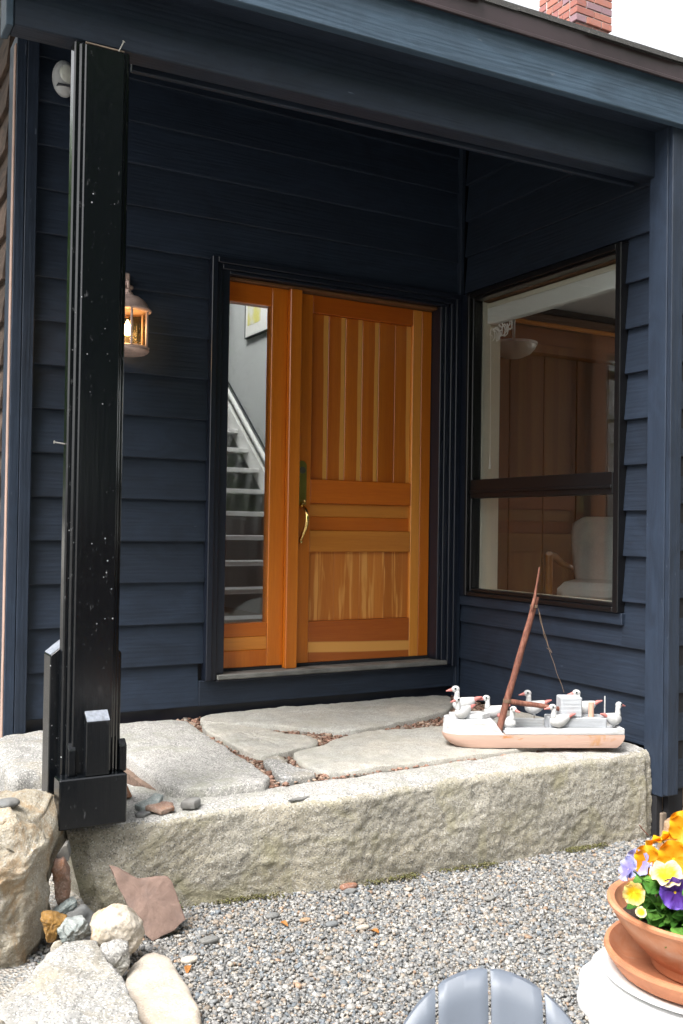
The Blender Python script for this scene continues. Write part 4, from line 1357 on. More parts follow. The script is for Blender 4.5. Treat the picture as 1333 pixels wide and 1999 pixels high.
obj('seat', MB().box(-.29, .29, -.30, .30, .30, .43, .045), M['tweed'], ac, True)
for s_ in (-1, 1):
    obj('arm', MB().tube([(s_ * .34, -.27, .60), (s_ * .345, -.05, .585), (s_ * .335, .18, .53), (s_ * .30, .34, .50)], [.024, .026, .022, .018], 12), M['armwood'], ac, True)
    obj('leg', MB().tube([(s_ * .34, -.275, .60), (s_ * .335, -.285, .30), (s_ * .33, -.30, .0)], [.024, .022, .014], 12), M['armwood'], ac, True)
    obj('leg', MB().tube([(s_ * .30, .28, .40), (s_ * .31, .34, .0)], [.020, .014], 12), M['armwood'], ac, True)

# ================================================================== MODEL BOAT
M['boat_white'] = m_sawn('boat_white_paint', 'x', (.50, .51, .52), rough=.55, var=.12, bump=.5, wear=1.8, wearcol=(.36, .33, .29))
M['boat_grey'] = m_sawn('boat_grey_white', 'x', (.46, .48, .51), rough=.6, var=.10, bump=.5, wear=1.6, wearcol=(.40, .40, .40))
t = NT('boat_pink_paint')
nb = t.noise(t.coords((.4, 1, 1)), 22, 4, .7, .5)
nb2 = t.noise(t.coords((.1, 1, 1)), 60, 4, .6, .6)
n3 = t.noise(t.coords(rnd=False), 5.5, 4, .7, .6)
c = t.mix(t.ramp((nb, 0), [(.64, 0.0), (.70, 1.0)]), (.56, .375, .30), (.48, .20, .06))
c = t.mix(t.ramp((n3, 0), [(.60, 0.0), (.68, .8)]), c, (.50, .25, .10))
M['boat_pink'] = t.bsdf(c, .6, (nb2, 0), .4, .004)
M['pink'] = m_plain('pink_dowel', (.66, .40, .30), .6)
t = NT('branch_bark')
nb = t.noise(t.coords((1, 1, .3)), 60, 4, .7, .3)
M['bark'] = t.bsdf(t.ramp((nb, 0), [(.3, (.09, .03, .02)), (.55, (.22, .085, .055)), (.75, (.36, .19, .14))]), .75, (nb, 0), .6, .004)
M['string'] = m_plain('old_string', (.22, .15, .10), .9)
M['duck_white'] = m_plain('duck_white_paint', (.56, .56, .56), .5, var=.14, sc=60, bump=.3)
M['duck_red'] = m_plain('duck_red_paint', (.52, .19, .17), .45)
M['eye_black'] = m_plain('eye_black', (.01, .02, .02), .3)

boat = thing('model_boat', 'weathered white and pink wooden toy boat with mast and carved ducks on the slab', 'model boat', (-.905, -1.163, -.008), R(-25.4))
plan = [(.80, 0), (.12, 0), (.06, .006), (.02, .028), (.0, .062), (.002, .095), (.02, .125), (.06, .145), (.12, .150), (.80, .150)]
def hull(z0, z1, inset_b, plan_=plan, dx=0.0):
    vs_ = []
    L = 6
    pl = resample(plan_, 60)
    for j in range(L + 1):
        w = j / L
        k = (1 - w) ** 2.2
        for (u, v) in pl:
            uu = u + (.5 - u) * inset_b * k * (1 if u > .6 or u < .2 else .2)
            vv = v + (.075 - v) * .10 * k
            vs_.append((uu, vv, z0 + (z1 - z0) * w))
    m_ = len(pl)
    fs_ = [(j * m_ + i, j * m_ + (i + 1) % m_, (j + 1) * m_ + (i + 1) % m_, (j + 1) * m_ + i) for j in range(L) for i in range(m_)]
    fs_ += [tuple(reversed(range(m_))), tuple(L * m_ + i for i in range(m_))]
    return MB().add(vs_, fs_)
obj('hull', hull(.0, .057, .11), M['boat_pink'], boat, True)
bowp = [(.262, .001), (.12, .001), (.06, .007), (.022, .029), (.003, .062), (.005, .094), (.022, .123), (.06, .143), (.12, .149), (.262, .149)]
mb = MB(); pl = resample(bowp, 60); m_ = len(pl); vs_ = []
for j in range(5):
    w = j / 4
    for (u, v) in pl:
        uu = u - (.045 * w if u > .2 else 0) + (.006 * w if u < .1 else 0)
        vs_.append((uu, v + (.075 - v) * .05 * w, .0575 + (.060 + .006 * (1 - u / .26)) * w))
fs_ = [(j * m_ + i, j * m_ + (i + 1) % m_, (j + 1) * m_ + (i + 1) % m_, (j + 1) * m_ + i) for j in range(4) for i in range(m_)]
fs_ += [tuple(reversed(range(m_))), tuple(4 * m_ + i for i in range(m_))]
obj('bow_block', mb.add(vs_, fs_), M['boat_white'], boat, True)
obj('foredeck', MB().prism([(.035, .055), (.17, .030), (.215, .075), (.17, .125), (.035, .098)], .1225, .139), M['boat_white'], boat)
obj('gunwale', MB().box(.268, .80, .001, .020, .0575, .0855, .003), M['boat_white'], boat)
obj('gunwale', MB().box(.268, .80, .130, .149, .0575, .104, .003), M['boat_white'], boat)
obj('deck', MB().box(.268, .795, .021, .129, .0575, .070, .002), M['boat_grey'], boat)
obj('transom', MB().box(.782, .799, .021, .129, .0705, .085, .002), M['boat_white'], boat)
obj('cabin_base', MB().box(.470, .728, .024, .118, .0705, .128, .004), M['boat_grey'], boat)
obj('wheelhouse', MB().box(.522, .618, .030, .108, .1285, .217, .005), M['boat_grey'], boat)
obj('funnel', MB().tube([(.664, .050, .1285), (.664, .050, .192)], .0125, 20), M['pink'], boat, True)
obj('flagstaff', MB().tube([(.722, .040, .1285), (.722, .040, .222)], .0032, 10), M['boat_white'], boat, True)
def stick(p0, p1, r0, r1, n=16, wob=.004, seed=0):
    pts = []; rad = []
    for k in range(n + 1):
        s_ = k / n
        p = Vector(p0).lerp(Vector(p1), s_) + noise.noise_vector(Vector((s_ * 3 + seed, seed, 1))) * wob
        pts.append(p); rad.append((r0 + (r1 - r0) * s_) * (1 + .10 * noise.noise(Vector((s_ * 9, seed, 2)))))
    return MB().tube(pts, rad, 12)
mst = obj('mast', stick((.250, .050, .070), (.412, .050, .660), .0150, .0135, seed=1), M['bark'], boat, True)
obj('topmast', stick((.388, .034, .600), (.420, .034, .788), .0075, .0038, seed=2), M['bark'], boat, True)
obj('boom', stick((.288, .052, .197), (.528, .064, .160), .0125, .0105, seed=3, wob=.002), M['bark'], boat, True)
sm_ = MB()
for k in range(3): sm_.tube([(.4 + .0165 * math.cos(a / 10 * 2 * math.pi), .05 + .0165 * math.sin(a / 10 * 2 * math.pi), .612 + k * .004) for a in range(11)], .0016, 5)
for k in range(3): sm_.tube([(.285 + .0175 * math.cos(a / 10 * 2 * math.pi), .05 + .0175 * math.sin(a / 10 * 2 * math.pi), .193 + k * .005) for a in range(11)], .0018, 5)
def sag(p0, p1, d, n=18):
    return [tuple(Vector(p0).lerp(Vector(p1), k / n) + Vector((.0015 * math.sin(k * 1.3), 0, -d * math.sin(math.pi * k / n)))) for k in range(n + 1)]
sm_.tube(sag((.418, .05, .61), (.542, .05, .235), .022), .0010, 5)
sm_.tube(sag((.418, .052, .61), (.486, .055, .41), .03), .0010, 5)
sm_.tube([(.486, .055, .41), (.470, .05, .425), (.46, .05, .432)], .0009, 5)
obj('rigging_string', sm_, M['string'], boat)
def duck_parts():
    b = MB()
    def sh(p, q):
        s_ = q[0]
        return [p[0] + (.012 * max(0, s_) ** 2), p[1] * (1 - .45 * max(0, s_) ** 1.5), p[2] + .020 * max(0, s_) ** 2]
    b.ball((0, 0, .030), (.043, .024, .028), 20, 14, sh)
    b.tube([(-.020, 0, .036), (-.026, 0, .056), (-.025, 0, .074), (-.028, 0, .088)], [.017, .0125, .0105, .0125], 14)
    b.ball((-.031, 0, .091), (.0175, .0135, .0142), 16, 10)
    bill = MB().tube([(-.044, 0, .089), (-.056, 0, .086), (-.070, 0, .083)], [.0075, .0052, .0022], 10)
    tail = MB().tube([(.046, 0, .048), (.060, 0, .055), (.078, 0, .060)], [.0095, .0075, .0030], 10)
    eyes = []
    for s_ in (-1, 1):
        eyes.append(MB().tube([(-.034, s_ * .0115, .0945), (-.0345, s_ * .0148, .0948)], .0042, 12))
    foot = MB().tube([(0, 0, -.004), (0, 0, .010)], .006, 8)
    return b, bill, tail, eyes, foot
db, dbill, dtail, deyes, dfoot = duck_parts()
me_b = make_mesh('duck', db, M['duck_white'], 'all', (0, 0, 0))[0]
me_bill = make_mesh('bill', dbill, M['duck_red'], True, (0, 0, 0))[0]
me_tail = make_mesh('tail_tip', dtail, M['duck_red'], True, (0, 0, 0))[0]
me_eye = [make_mesh('eye', e, M['eye_black'], False, (0, 0, 0))[0] for e in deyes]
me_foot = make_mesh('peg', dfoot, M['duck_white'], True, (0, 0, 0))[0]
ducks = [(.100, .110, .138, 0, 1.1, 0), (.082, .030, .121, 28, .95, 0), (.238, .118, .106, 0, 1.0, 0), (.292, .060, .072, 125, 1.0, 0), (.430, .135, .122, 5, 1.05, 1),
         (.508, .012, .087, 8, 1.0, 0), (.655, .128, .120, 0, 1.1, 0), (.768, .055, .087, 205, 1.0, 0)]
for (u, v, w, rot, sc, wire) in ducks:
    d = bpy.data.objects.new('duck', me_b); COL.objects.link(d); d.parent = boat
    d.location = (u, v, w); d.rotation_euler = (0, 0, R(rot)); d.scale = (sc, sc, sc)
    ORG[d.name] = np.zeros(3)
    for nm, me in (('bill', me_bill), ('tail_tip', me_tail), ('eye', me_eye[0]), ('eye', me_eye[1]), ('peg', me_foot)):
        c_ = bpy.data.objects.new(nm, me); COL.objects.link(c_); c_.parent = d
obj('duck_wire', MB().tube([(.430, .135, .10), (.430, .135, .125)], .0016, 6), M['string'], boat)

# ================================================================== CHAIR, TABLE, FLOWER BOWL
M['chair_grey'] = m_plain('grey_chair_resin', (.125, .145, .18), .45, var=.04, sc=8, bump=.03)
ch = thing('garden_chair', 'grey plastic slatted garden chair with a rounded back in the foreground', 'garden chair', (-2.165, -3.10, -.58), R(-33))
TOP = .665                       # height of the back above the ground
def back_slat(x0, x1):
    nx_, nz_ = 10, 22
    RB = .208
    vs_, fs_ = [], []
    for side in (0, 1):
        for j in range(nz_ + 1):
            for i in range(nx_ + 1):
                x = x0 + (x1 - x0) * i / nx_
                zt = TOP - RB + math.sqrt(max(.0001, RB ** 2 - x * x)) * .97
                z = .20 + (zt - .20) * j / nz_
                e = min(i, nx_ - i) / nx_ * (x1 - x0)
                et = (zt - z)
                rd = .0045
                rnd = (rd - math.sqrt(max(0, rd ** 2 - max(0, rd - e) ** 2))) + (rd - math.sqrt(max(0, rd ** 2 - max(0, rd - et) ** 2)))
                y = .34 * (z - TOP) - .05 * (x / .18) ** 2
                if et < .035: y += .012 * (1 - et / .035) ** 2
                y += (-.012 + rnd) if side == 0 else (.012 - rnd)
                vs_.append((x, y, z))
    m_ = nx_ + 1; o_ = m_ * (nz_ + 1)
    for j in range(nz_):
        for i in range(nx_):
            a = j * m_ + i
            fs_.append((a, a + 1, a + m_ + 1, a + m_)); fs_.append((o_ + a, o_ + a + m_, o_ + a + m_ + 1, o_ + a + 1))
    def strip(idx):
        for a, b in zip(idx, idx[1:]): fs_.append((a, b, o_ + b, o_ + a))
    strip([i for i in range(m_)]); strip([nz_ * m_ + i for i in range(m_)]); strip([j * m_ for j in range(nz_ + 1)]); strip([j * m_ + nx_ for j in range(nz_ + 1)])
    return MB().add(vs_, fs_)
for (a, b) in ((-.200, -.105), (-.099, -.003), (.003, .099), (.105, .200)):
    obj('back_slat', back_slat(a, b), M['chair_grey'], ch, 45)
for z in (.30, .52):
    pts = [(x, .34 * (z - TOP) - .05 * (x / .18) ** 2 + .022, z) for x in [-.19 + .038 * k for k in range(11)]]
    obj('back_brace', MB().tube(pts, .012, 8), M['chair_grey'], ch, True)
for k in range(5):
    y = -.15 - k * .085
    obj('seat_slat', MB().box(-.20, .20, y - .075, y, .185 + k * .012, .205 + k * .012, .006), M['chair_grey'], ch)
for s_ in (-1, 1):
    obj('arm_rest', MB().box(s_ * .21, s_ * .30, -.58, -.02, .385, .408, .008), M['chair_grey'], ch)
    obj('leg', MB().box(s_ * .205, s_ * .235, -.56, -.49, .0, .3845, .006), M['chair_grey'], ch)
    lg = MB(); lg.add([(s_ * .205 + dx, y, z) for dx in (0, s_ * .03) for (y, z) in ((-.50, .24), (-.50, .17), (.12, .0), (.20, .0))], [(0, 1, 2, 3), (4, 7, 6, 5), (0, 4, 5, 1), (1, 5, 6, 2), (2, 6, 7, 3), (3, 7, 4, 0)])
    obj('leg', lg, M['chair_grey'], ch)
    obj('arm_support', MB().box(s_ * .237, s_ * .262, -.10, -.05, .15, .3845, .005), M['chair_grey'], ch)

M['table_white'] = m_plain('white_table_resin', (.72, .72, .72), .38, var=.03, sc=14, bump=.05)
tb = thing('side_table', 'round white garden side table with a scalloped edge in the right foreground', 'table', (-1.79, -3.377, -.58))
H_ = .65
tp = MB(); vs_ = []; fs_ = []
nA = 120
prof = [(.0, 0), (.20, 0.0), (.27, -.001), (.283, -.004), (.291, -.012), (.294, -.024), (.292, -.040), (.284, -.047), (.27, -.040), (.0, -.036)]
for j, (r, z) in enumerate(prof):
    for i in range(nA):
        a = 2 * math.pi * i / nA
        rr = r + (.0042 * math.cos(a * 20) if r > .28 else 0)
        vs_.append((rr * math.cos(a), rr * math.sin(a), H_ + z))
for j in range(len(prof) - 1):
    for i in range(nA): fs_.append((j * nA + i, j * nA + (i + 1) % nA, (j + 1) * nA + (i + 1) % nA, (j + 1) * nA + i))
obj('table_top', tp.add(vs_, fs_), M['table_white'], tb, True)
for k in range(4):
    a = R(45 + 90 * k)
    obj('leg', MB().tube([(.20 * math.cos(a), .20 * math.sin(a), H_ - .037), (.16 * math.cos(a), .16 * math.sin(a), .30), (.22 * math.cos(a), .22 * math.sin(a), -.01)], [.020, .015, .020], 12), M['table_white'], tb, True)
obj('shelf', MB().lathe([(.0, .29), (.155, .29), (.165, .30), (.155, .31), (.0, .31)], n=40), M['table_white'], tb, True)

t = NT('terracotta')
n1 = t.noise(t.coords((1, 1, 1.6)), 9, 5, .6, .4); n2 = t.noise(t.coords(), 120, 3, .6)
c = t.ramp((n1, 0), [(.30, (.36, .145, .075)), (.52, (.50, .205, .10)), (.75, (.56, .30, .19))])
n4 = t.noise(t.coords((1, 1, .5), off=(2, 1, 4)), 16, 6, .75, .8)
c = t.mix(t.ramp((n4, 0), [(.55, 0.0), (.72, .45)]), c, (.55, .42, .34))
M['terracotta'] = t.bsdf(c, .8, (n2, 0), .25, .003)
M['soil'] = m_plain('potting_soil', (.045, .03, .022), .95, var=.6, sc=70, bump=.9)
bc = (-1.79, -3.300)
pl_ = thing('plate', 'white plate under the terracotta saucer on the side table', 'plate', (bc[0], bc[1], .0705))
obj('dish', MB().lathe([(.0, .0), (.16, .0), (.190, .009), (.199, .0125), (.195, .0145), (.16, .006), (.0, .006)], n=56), M['table_white'], pl_, True)
sau = thing('saucer', 'terracotta saucer under the flower bowl', 'saucer', (bc[0], bc[1], .0775))
obj('dish', MB().lathe([(.0, .0), (.150, .0), (.170, .008), (.186, .030), (.192, .040), (.190, .047), (.182, .047), (.172, .032), (.158, .014), (.145, .010), (.0, .010)], n=64), M['terracotta'], sau, True)
bow = thing('flower_bowl', 'wide terracotta bowl holding pansies on the white table', 'flower pot', (bc[0], bc[1], .0880))
obj('bowl', MB().lathe([(.0, .0), (.095, .0), (.100, .004), (.102, .020), (.125, .040), (.155, .072), (.174, .100), (.179, .112), (.186, .118), (.187, .124), (.181, .127), (.172, .124), (.166, .105), (.145, .070), (.10, .045), (.0, .04)], n=72), M['terracotta'], bow, True)
sm_ = MB(); vs_ = []; fs_ = []
for j in range(12):
    for i in range(48):
        a = 2 * math.pi * i / 48; r = .158 * j / 11
        x, y = r * math.cos(a), r * math.sin(a)
        vs_.append((x, y, .088 + .010 * noise.fractal(Vector((x, y, 1)) * 40, 1, 2, 3)))
for j in range(11):
    for i in range(48): fs_.append((j * 48 + i, j * 48 + (i + 1) % 48, (j + 1) * 48 + (i + 1) % 48, (j + 1) * 48 + i))
obj('soil', sm_.add(vs_, fs_), M['soil'], bow, 'all')

# pansies
M['pleaf'] = m_leaf('pansy_leaf', (.045, .16, .022), (.10, .29, .04))
M['pleaf2'] = m_leaf('pansy_leaf_pale', (.11, .29, .045), (.20, .42, .08))
M['stem'] = m_plain('stem_green', (.09, .22, .05), .6)
def petal_mat(name, col, edge, heart=None):
    t = NT(name)
    tc = t.n('TexCoord')
    ln = t.n('VectorMath', _operation='LENGTH'); t.set(ln, 0, (tc, 'Object'))
    n_ = t.noise(t.coords(), 60, 3, .6)
    nv2 = t.noise(t.coords((1, .12, 1)), 420, 2, .5)
    r_ = t.math('ADD', (ln, 'Value'), t.math('MULTIPLY', t.math('SUBTRACT', (n_, 0), .5), .012))
    r_ = t.math('ADD', r_, t.math('MULTIPLY', t.math('SUBTRACT', (nv2, 0), .5), .016))
    c_ = t.mix(t.ramp(t.math('MULTIPLY', r_, 25.0), [(.35, 0.0), (.85, 1.0)]), heart or col, edge)
    b_ = t.n('BsdfPrincipled'); t.set(b_, 'Base Color', c_); t.set(b_, 'Roughness', .55)
    tl_ = t.n('BsdfTranslucent', Color=c_)
    mx_ = t.n('MixShader'); t.set(mx_, 0, .3); t.set(mx_, 1, b_); t.set(mx_, 2, tl_)
    t.t.links.new(mx_.outputs[0], t.out.inputs['Surface'])
    return t.m
PM = {'orange': petal_mat('petal_orange', (.86, .34, .004), (.84, .47, .010)),
      'white': petal_mat('petal_cream', (.85, .60, .02), (.86, .83, .74), (.88, .62, .01)),
      'purple': petal_mat('petal_purple', (.13, .05, .42), (.20, .11, .60), (.10, .03, .30)),
      'blue': petal_mat('petal_pale_blue', (.42, .42, .72), (.55, .58, .82), (.30, .26, .60)),
      'yellow': petal_mat('petal_pale_yellow', (.88, .70, .10), (.86, .80, .45), (.88, .58, .01))}
def petal_mesh(w, l, ruffle, seed):
    vs_, fs_ = [], []
    nu, nv = 9, 8
    for j in range(nv + 1):
        v_ = j / nv
        for i in range(nu + 1):
            u_ = i / nu * 2 - 1
            ww = w * math.sin(math.pi * (.10 + .66 * v_ ** .8)) ** .8
            x = ww * u_; y = l * v_ * (1 - .18 * u_ * u_ * v_)
            z = .10 * l * v_ * v_ + ruffle * v_ ** 2 * math.sin(u_ * 5 + seed) + .12 * w * u_ * u_
            vs_.append((x, y, z))
    for j in range(nv):
        for i in range(nu): fs_.append((j * (nu + 1) + i, j * (nu + 1) + i + 1, (j + 1) * (nu + 1) + i + 1, (j + 1) * (nu + 1) + i))
    mb = MB().add(vs_, fs_)
    n0 = len(mb.v)
    mb.add([(x, y, z - .0006) for (x, y, z) in vs_], [tuple(reversed(f)) for f in fs_])
    return mb
pmesh = {}
for kc, mt in PM.items():
    pmesh[kc] = [make_mesh('petal', petal_mesh(.0215, .029, .0045, s_), mt, 'all', (0, 0, 0))[0] for s_ in (0, 2)]
me_heart = make_mesh('flower_heart', MB().ball((0, 0, .002), .0028, 10, 6), PM['white'], 'all', (0, 0, 0))[0]
pan = thing('pansies', 'orange, purple, cream and pale blue pansies growing in the terracotta bowl', 'flowers', (bc[0], bc[1], .178))
pbase = Vector((bc[0], bc[1], .178))
flowers = [('orange', (-1.905, -3.258, .300), 1.10, (-.6, -.75, .25)), ('orange', (-1.885, -3.305, .318), 1.20, (-.6, -.75, .2)), ('orange', (-1.832, -3.282, .362), 1.15, (-.6, -.75, .25)),
           ('white', (-1.932, -3.330, .302), 1.10, (-.35, -.35, .85)), ('purple', (-1.932, -3.350, .278), 1.05, (-.4, -.8, .15)), ('purple', (-1.885, -3.352, .290), 1.05, (-.2, -.85, .3)),
           ('blue', (-1.980, -3.285, .306), .85, (-.9, .3, .4)), ('blue', (-1.915, -3.245, .296), .95, (-.7, -.4, .3)), ('yellow', (-1.988, -3.304, .272), .75, (-.75, -.6, .0)), ('white', (-1.990, -3.323, .242), .34, (-.5, -.6, .5)),
           ('orange', (-1.75, -3.26, .33), 1.3, (-.3, -.7, .5)), ('purple', (-1.72, -3.36, .31), 1.2, (.1, -.8, .5)), ('white', (-1.68, -3.28, .32), 1.2, (.3, -.6, .6)), ('orange', (-1.80, -3.20, .31), 1.2, (-.1, .5, .7))]
for (kc, p, sc, nrm) in flowers:
    p = Vector(p); nv_ = Vector(nrm).normalized()
    q = nv_.to_track_quat('Z', 'Y').to_matrix().to_4x4()
    fl = bpy.data.objects.new('flower', None); COL.objects.link(fl); fl.parent = pan
    fl.empty_display_size = .01
    fl.matrix_local = Matrix.Translation(p - pbase) @ q
    ORG[fl.name] = np.zeros(3)
    for k, (ang, s_) in enumerate(((90, 1.0), (162, .92), (18, .92), (235, .95), (-55, .95))):
        ob = bpy.data.objects.new('petal', pmesh[kc][k % 2]); COL.objects.link(ob); ob.parent = fl
        ob.matrix_local = Matrix.Rotation(R(ang - 90 + random.uniform(-6, 6)), 4, 'Z') @ Matrix.Translation((0, .001, .0012 * k)) @ Matrix.Rotation(R(random.uniform(-10, 22)), 4, 'X') @ Matrix.Scale(sc * s_, 4)
    ob = bpy.data.objects.new('flower_heart', me_heart); COL.objects.link(ob); ob.parent = fl; ob.scale = (sc,) * 3
    root = Vector((bc[0] + (p.x - bc[0]) * .45, bc[1] + (p.y - bc[1]) * .45, .178))
    mid = root.lerp(p, .6) + Vector((0, 0, .02))
    pts = [root - pbase, mid - pbase, p - nv_ * .012 - pbase, p - nv_ * .001 - pbase]
    obj('flower_stem', MB().tube([tuple(x) for x in pts], .0016, 6), M['stem'], pan, True)
def leaf_mesh(l, w, lobes, fold):
    vs_, fs_ = [], []
    nv, nu = 12, 4
    for j in range(nv + 1):
        v_ = j / nv
        ww = w * math.sin(math.pi * min(.985, .04 + .96 * v_) ** .85) ** .75 * (1 + lobes * math.sin(v_ * math.pi * 7))
        for i in range(-nu, nu + 1):
            u_ = i / nu
            vs_.append((ww * u_, l * v_, fold * abs(u_) * ww * 2 - .35 * l * v_ * v_ + .002 * math.sin(9 * v_ + 3 * u_)))
    m_ = 2 * nu + 1
    for j in range(nv):
        for i in range(m_ - 1): fs_.append((j * m_ + i, j * m_ + i + 1, (j + 1) * m_ + i + 1, (j + 1) * m_ + i))
    mb = MB().add(vs_, fs_)
    mb.add([(x, y, z - .0005) for (x, y, z) in vs_], [tuple(reversed(f)) for f in fs_])
    return mb
lmeshes = [make_mesh('leaf', leaf_mesh(.050, .014, .16, .35), M['pleaf'], 'all', (0, 0, 0))[0], make_mesh('leaf', leaf_mesh(.042, .018, .12, .25), M['pleaf'], 'all', (0, 0, 0))[0],
           make_mesh('leaf', leaf_mesh(.040, .022, .08, .15), M['pleaf2'], 'all', (0, 0, 0))[0]]
for k in range(215):
    a = random.uniform(0, 2 * math.pi); r = .130 * math.sqrt(random.random())
    x, y = bc[0] + .012 + r * math.cos(a), bc[1] - .01 + r * math.sin(a)
    z = .190 + random.uniform(0, .105) * (1.12 - r / .16)
    d = Vector((math.cos(a) + random.uniform(-.8, .8), math.sin(a) + random.uniform(-.8, .8), random.uniform(-.1, .9))).normalized()
    q = d.to_track_quat('Y', 'Z').to_matrix().to_4x4()
    ob = bpy.data.objects.new('leaf', random.choice(lmeshes if random.random() < .5 else lmeshes[:2])); COL.objects.link(ob); ob.parent = pan
    s_ = random.uniform(.7, 1.15)
    ob.matrix_local = Matrix.Translation(Vector((x, y, z)) - pbase) @ q @ Matrix.Rotation(random.uniform(-.5, .5), 4, 'Y') @ Matrix.Scale(s_, 4)

for k in range(95):
    a = R(random.uniform(165, 285)); r = random.uniform(.03, .135)
    x, y = bc[0] + r * math.cos(a), bc[1] + r * math.sin(a)
    z = .205 + random.uniform(0, .08)
    d = Vector((math.cos(a) + random.uniform(-.7, .7), math.sin(a) + random.uniform(-.7, .7), random.uniform(-.2, .6))).normalized()
    q = d.to_track_quat('Y', 'Z').to_matrix().to_4x4()
    ob = bpy.data.objects.new('leaf', random.choice(lmeshes)); COL.objects.link(ob); ob.parent = pan
    ob.matrix_local = Matrix.Translation(Vector((x, y, z)) - pbase) @ q @ Matrix.Rotation(random.uniform(-.4, .4), 4, 'Y') @ Matrix.Scale(random.uniform(.75, 1.15), 4)

# ================================================================== SMALL THINGS ON THE GRAVEL
M['dead'] = m_leaf('dead_leaf', (.30, .11, .03), (.42, .20, .06), .15)
M['green'] = m_leaf('fresh_leaf', (.10, .24, .03), (.16, .32, .05), .25)
def flat_leaf(name, label, x, y, z, rot, s_, mat, tilt=.2):
    me = make_mesh(name, leaf_mesh(.07, .02, .06, .25), M[mat], 'all', (0, 0, 0))[0]
    o = bpy.data.objects.new(name, me); COL.objects.link(o); ORG[o.name] = np.zeros(3)
    o.location = (x, y, z); o.rotation_euler = (tilt, .15, R(rot)); o.scale = (s_,) * 3
    tag(o, label, 'leaf', 'fallen leaves')
gl = lambda x, y: ground_z(x, y) + .016
flat_leaf('dead_leaf', 'dry orange leaf on the gravel just right of the leaning slate', -2.255, -1.565, gl(-2.25, -1.56), 60, .62, 'dead')
flat_leaf('dead_leaf', 'curled brown leaf beside the oval stone in the foreground', -2.335, -1.90, gl(-2.33, -1.9), 150, .55, 'dead')
flat_leaf('dead_leaf', 'yellow-brown leaf on the gravel above the garden chair', -1.70, -1.93, gl(-1.7, -1.93), 20, .62, 'dead')
flat_leaf('dead_leaf', 'small rust-red leaf in the middle of the gravel', -1.95, -1.72, gl(-1.95, -1.72), 200, .45, 'dead')
flat_leaf('green_leaf', 'small green leaf at the foot of the step right of the leaning slate', -2.245, -1.49, gl(-2.2, -1.49) + .012, -60, .55, 'green', .5)
flat_leaf('green_leaf', 'small green leaf between the tan boulder and the flat boulder', -2.72, -1.80, -.315, 80, .4, 'green', .6)
loose = [(-1.585, -1.525, .042, 'redstone', 'flat reddish-brown pebble near the middle of the step'), (-1.60, -1.565, .030, 'slate_grey', 'flat grey chip just before the reddish-brown pebble'),
         (-1.95, -1.655, .030, 'slate_grey', 'blue-grey chip on the gravel left of the middle'), (-2.215, -1.755, .038, 'slate_grey', 'dark grey chip right of the rounded mottled stone'),
         (-1.80, -1.80, .030, 'slate_grey', 'small dark triangular stone left of the pale pebbles'), (-1.865, -1.73, .024, 'orangestone', 'pinkish pebble on the gravel near the middle'),
         (-1.72, -1.865, .026, 'boulder_pale', 'pale round pebble above the chair'), (-2.32, -1.86, .030, 'boulder_pale', 'grey-white pebble right of the oval stone'),
         (-1.39, -1.635, .020, 'boulder_pale', 'pale pebble right of the middle of the gravel'), (-1.17, -1.83, .026, 'slate_grey', 'dark stone on the right half of the gravel')]
for k, (x, y, s_, mt, lb) in enumerate(loose):
    pl2 = [(x + s_ * random.uniform(.75, 1.1) * math.cos(a), y + s_ * .6 * random.uniform(.75, 1.1) * math.sin(a)) for a in [i * 2 * math.pi / 7 for i in range(7)]]
    stone('loose_stone', lb, 'pebble', M[mt], stone_mesh(pl2, FLAT(ground_z(x, y) + .014), s_ * .28, s_ * .25, q=3, amp=.002, sc=30, n=32, K=7, seed=60 + k), 'larger loose stones on the gravel')
obj_tw = MB().tube([(-.115, -1.530, -.345), (-.10, -1.535, -.365), (-.075, -1.545, -.392)], [.002, .0025, .002], 6)
tag(obj('twig', obj_tw, M['bark']), 'thin dark twig leaning on the right end of the step', 'twig')

# ================================================================== ACROSS THE YARD (seen mirrored in the glass)
fence = thing('board_fence', 'brown vertical board fence across the yard, mirrored in the sidelight', 'fence', (1.8, -9.6, -.6))
M['fence'] = m_sawn('fence_stain', 'z', (.10, .048, .032), rough=.8, var=.4)
fme = make_mesh('fence_board', MB().box(-.07, .07, -.012, .012, 0, 1.62, .004), M['fence'], origin=(0, 0, 0))[0]
for k in range(44):
    link('fence_board', fme, fence, (-3.2 + k * .147, random.uniform(-.004, .004), random.uniform(0, .03)))
for z in (.35, 1.25): obj('fence_rail', MB().box(-3.3, 3.3, .013, .055, z, z + .09, .004), M['fence'], fence)
obj('cap_rail', MB().box(-3.3, 3.3, -.03, .06, 1.66, 1.70, .004), M['fence'], fence)
for k, (x, y, s_, sd) in enumerate([(1.3, -7.4, .48, 41), (2.35, -7.6, .55, 42), (3.3, -7.5, .45, 43), (.3, -7.7, .4, 44)]):
    pts = [(x + s_ * random.uniform(.85, 1.1) * math.cos(a), y + s_ * .7 * random.uniform(.85, 1.1) * math.sin(a)) for a in [i * 2 * math.pi / 9 for i in range(9)]]
    lb = ['mossy grey boulder before the fence, nearest the camera side', 'largest mossy grey boulder before the fence', 'mossy grey boulder at the right end of the fence', 'smallest mossy grey boulder before the fence'][k]
    stone('yard_boulder', lb, 'boulder', M['granite'], stone_mesh(pts, FLAT(-.6 + .1), s_ * .75, .3, q=2.6, amp=.06, sc=3, n=60, K=14, seed=sd), 'boulders across the yard')
M['tree_leaf'] = m_leaf('tree_leaf', (.075, .16, .020), (.12, .25, .035), .45)
M['trunk'] = m_plain('tree_bark', (.10, .075, .055), .9, var=.4, sc=12, bump=.6)
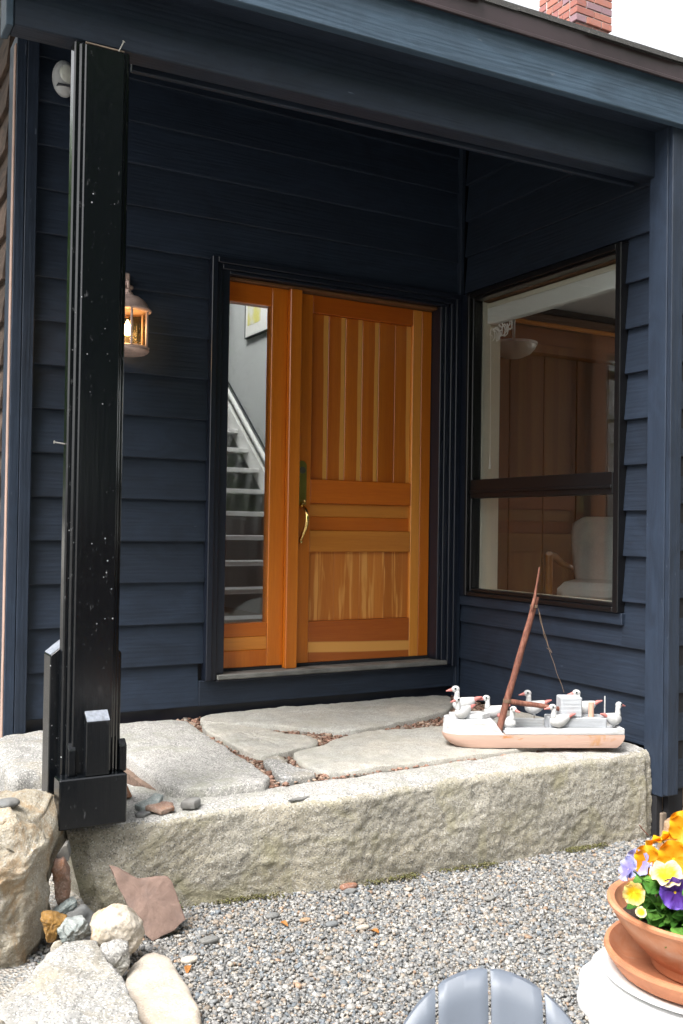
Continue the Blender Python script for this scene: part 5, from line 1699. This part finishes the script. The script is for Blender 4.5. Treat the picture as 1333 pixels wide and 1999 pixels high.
def tree(name, label, x, y, h, rad, nl, seed, group):
    r_ = np.random.default_rng(seed)
    tr = thing(name, label, 'tree', (x, y, -.6), 0, group)
    tm = MB()
    tm.tube([(0, 0, 0), (.05, .02, h * .3), (-.04, .05, h * .6), (.02, 0, h * .9)], [.12, .10, .07, .02], 10)
    for k in range(7):
        a = k * 2.4; z = h * (.25 + .09 * k)
        tm.tube([(0, 0, z), (rad * .5 * math.cos(a), rad * .5 * math.sin(a), z + .25), (rad * .85 * math.cos(a), rad * .85 * math.sin(a), z + .35)], [.045, .03, .01], 7)
    obj('trunk', tm, M['trunk'], tr, True)
    cen = r_.normal(0, 1, (16, 3)); cen /= np.linalg.norm(cen, axis=1)[:, None]
    cen = cen * np.array([rad, rad, h * .42]) * r_.uniform(.35, .85, (16, 1)) + np.array([0, 0, h * .58])
    ci = r_.integers(0, 16, nl)
    P_ = cen[ci] + r_.normal(0, 1, (nl, 3)) * np.array([rad, rad, h * .3]) * .24
    P_[:, 2] = np.maximum(P_[:, 2], .25)
    d = r_.normal(0, 1, (nl, 3)); d[:, 2] -= .5; d /= np.linalg.norm(d, axis=1)[:, None]
    s0 = np.cross(d, r_.normal(0, 1, (nl, 3))); s0 /= np.linalg.norm(s0, axis=1)[:, None]
    L_ = r_.uniform(.18, .32, (nl, 1)); Wd = L_ * .26
    V = np.stack([P_, P_ + d * L_ * .45 + s0 * Wd, P_ + d * L_, P_ + d * L_ * .45 - s0 * Wd], 1).reshape(-1, 3)
    mb = MB(); mb.v = V.tolist(); mb.f = [(4 * i, 4 * i + 1, 4 * i + 2, 4 * i + 3) for i in range(nl)]
    me = bpy.data.meshes.new('crown'); me.from_pydata(mb.v, [], mb.f); me.materials.append(M['tree_leaf'])
    link('crown', me, tr, (0, 0, 0))
for k, (x, y, h, rad, lb) in enumerate([(-7.0, -9.2, 8.6, 2.5, 'leafy tree at the far left of the yard'), (-3.9, -10.4, 9.0, 2.3, 'leafy tree behind the photographer, left of the fence'), (-1.2, -10.8, 9.6, 2.3, 'tall leafy tree behind the left end of the fence'),
                                     (1.3, -10.7, 9.0, 2.2, 'broad leafy tree behind the middle of the fence'), (3.7, -10.7, 9.6, 2.3, 'tall leafy tree behind the right half of the fence'), (6.3, -10.1, 9.2, 2.4, 'leafy tree just past the right end of the fence'), (9.0, -9.0, 9.0, 2.5, 'leafy tree at the far right of the yard')]):
    tree('yard_tree', lb, x, y, h, rad, 26000, k + 1, 'trees across the yard')
for k, (x, y, h, lb) in enumerate([(-9.0, 4.6, 8.0, 'added leafy tree beyond the weathered side wall'), (-9.6, .4, 7.6, 'added leafy tree left of the tan boulder, outside the picture'), (-5.4, 10.5, 8.0, 'added leafy tree behind the house, nearest the weathered wall'), (-8.4, 17.0, 9.5, 'added tall leafy tree far behind the house')]):
    tree('added_tree', lb, x, y, h, 2.3, 18000, k + 21, 'added trees left of the house')  # unseen trees added so the post's left face mirrors dark foliage
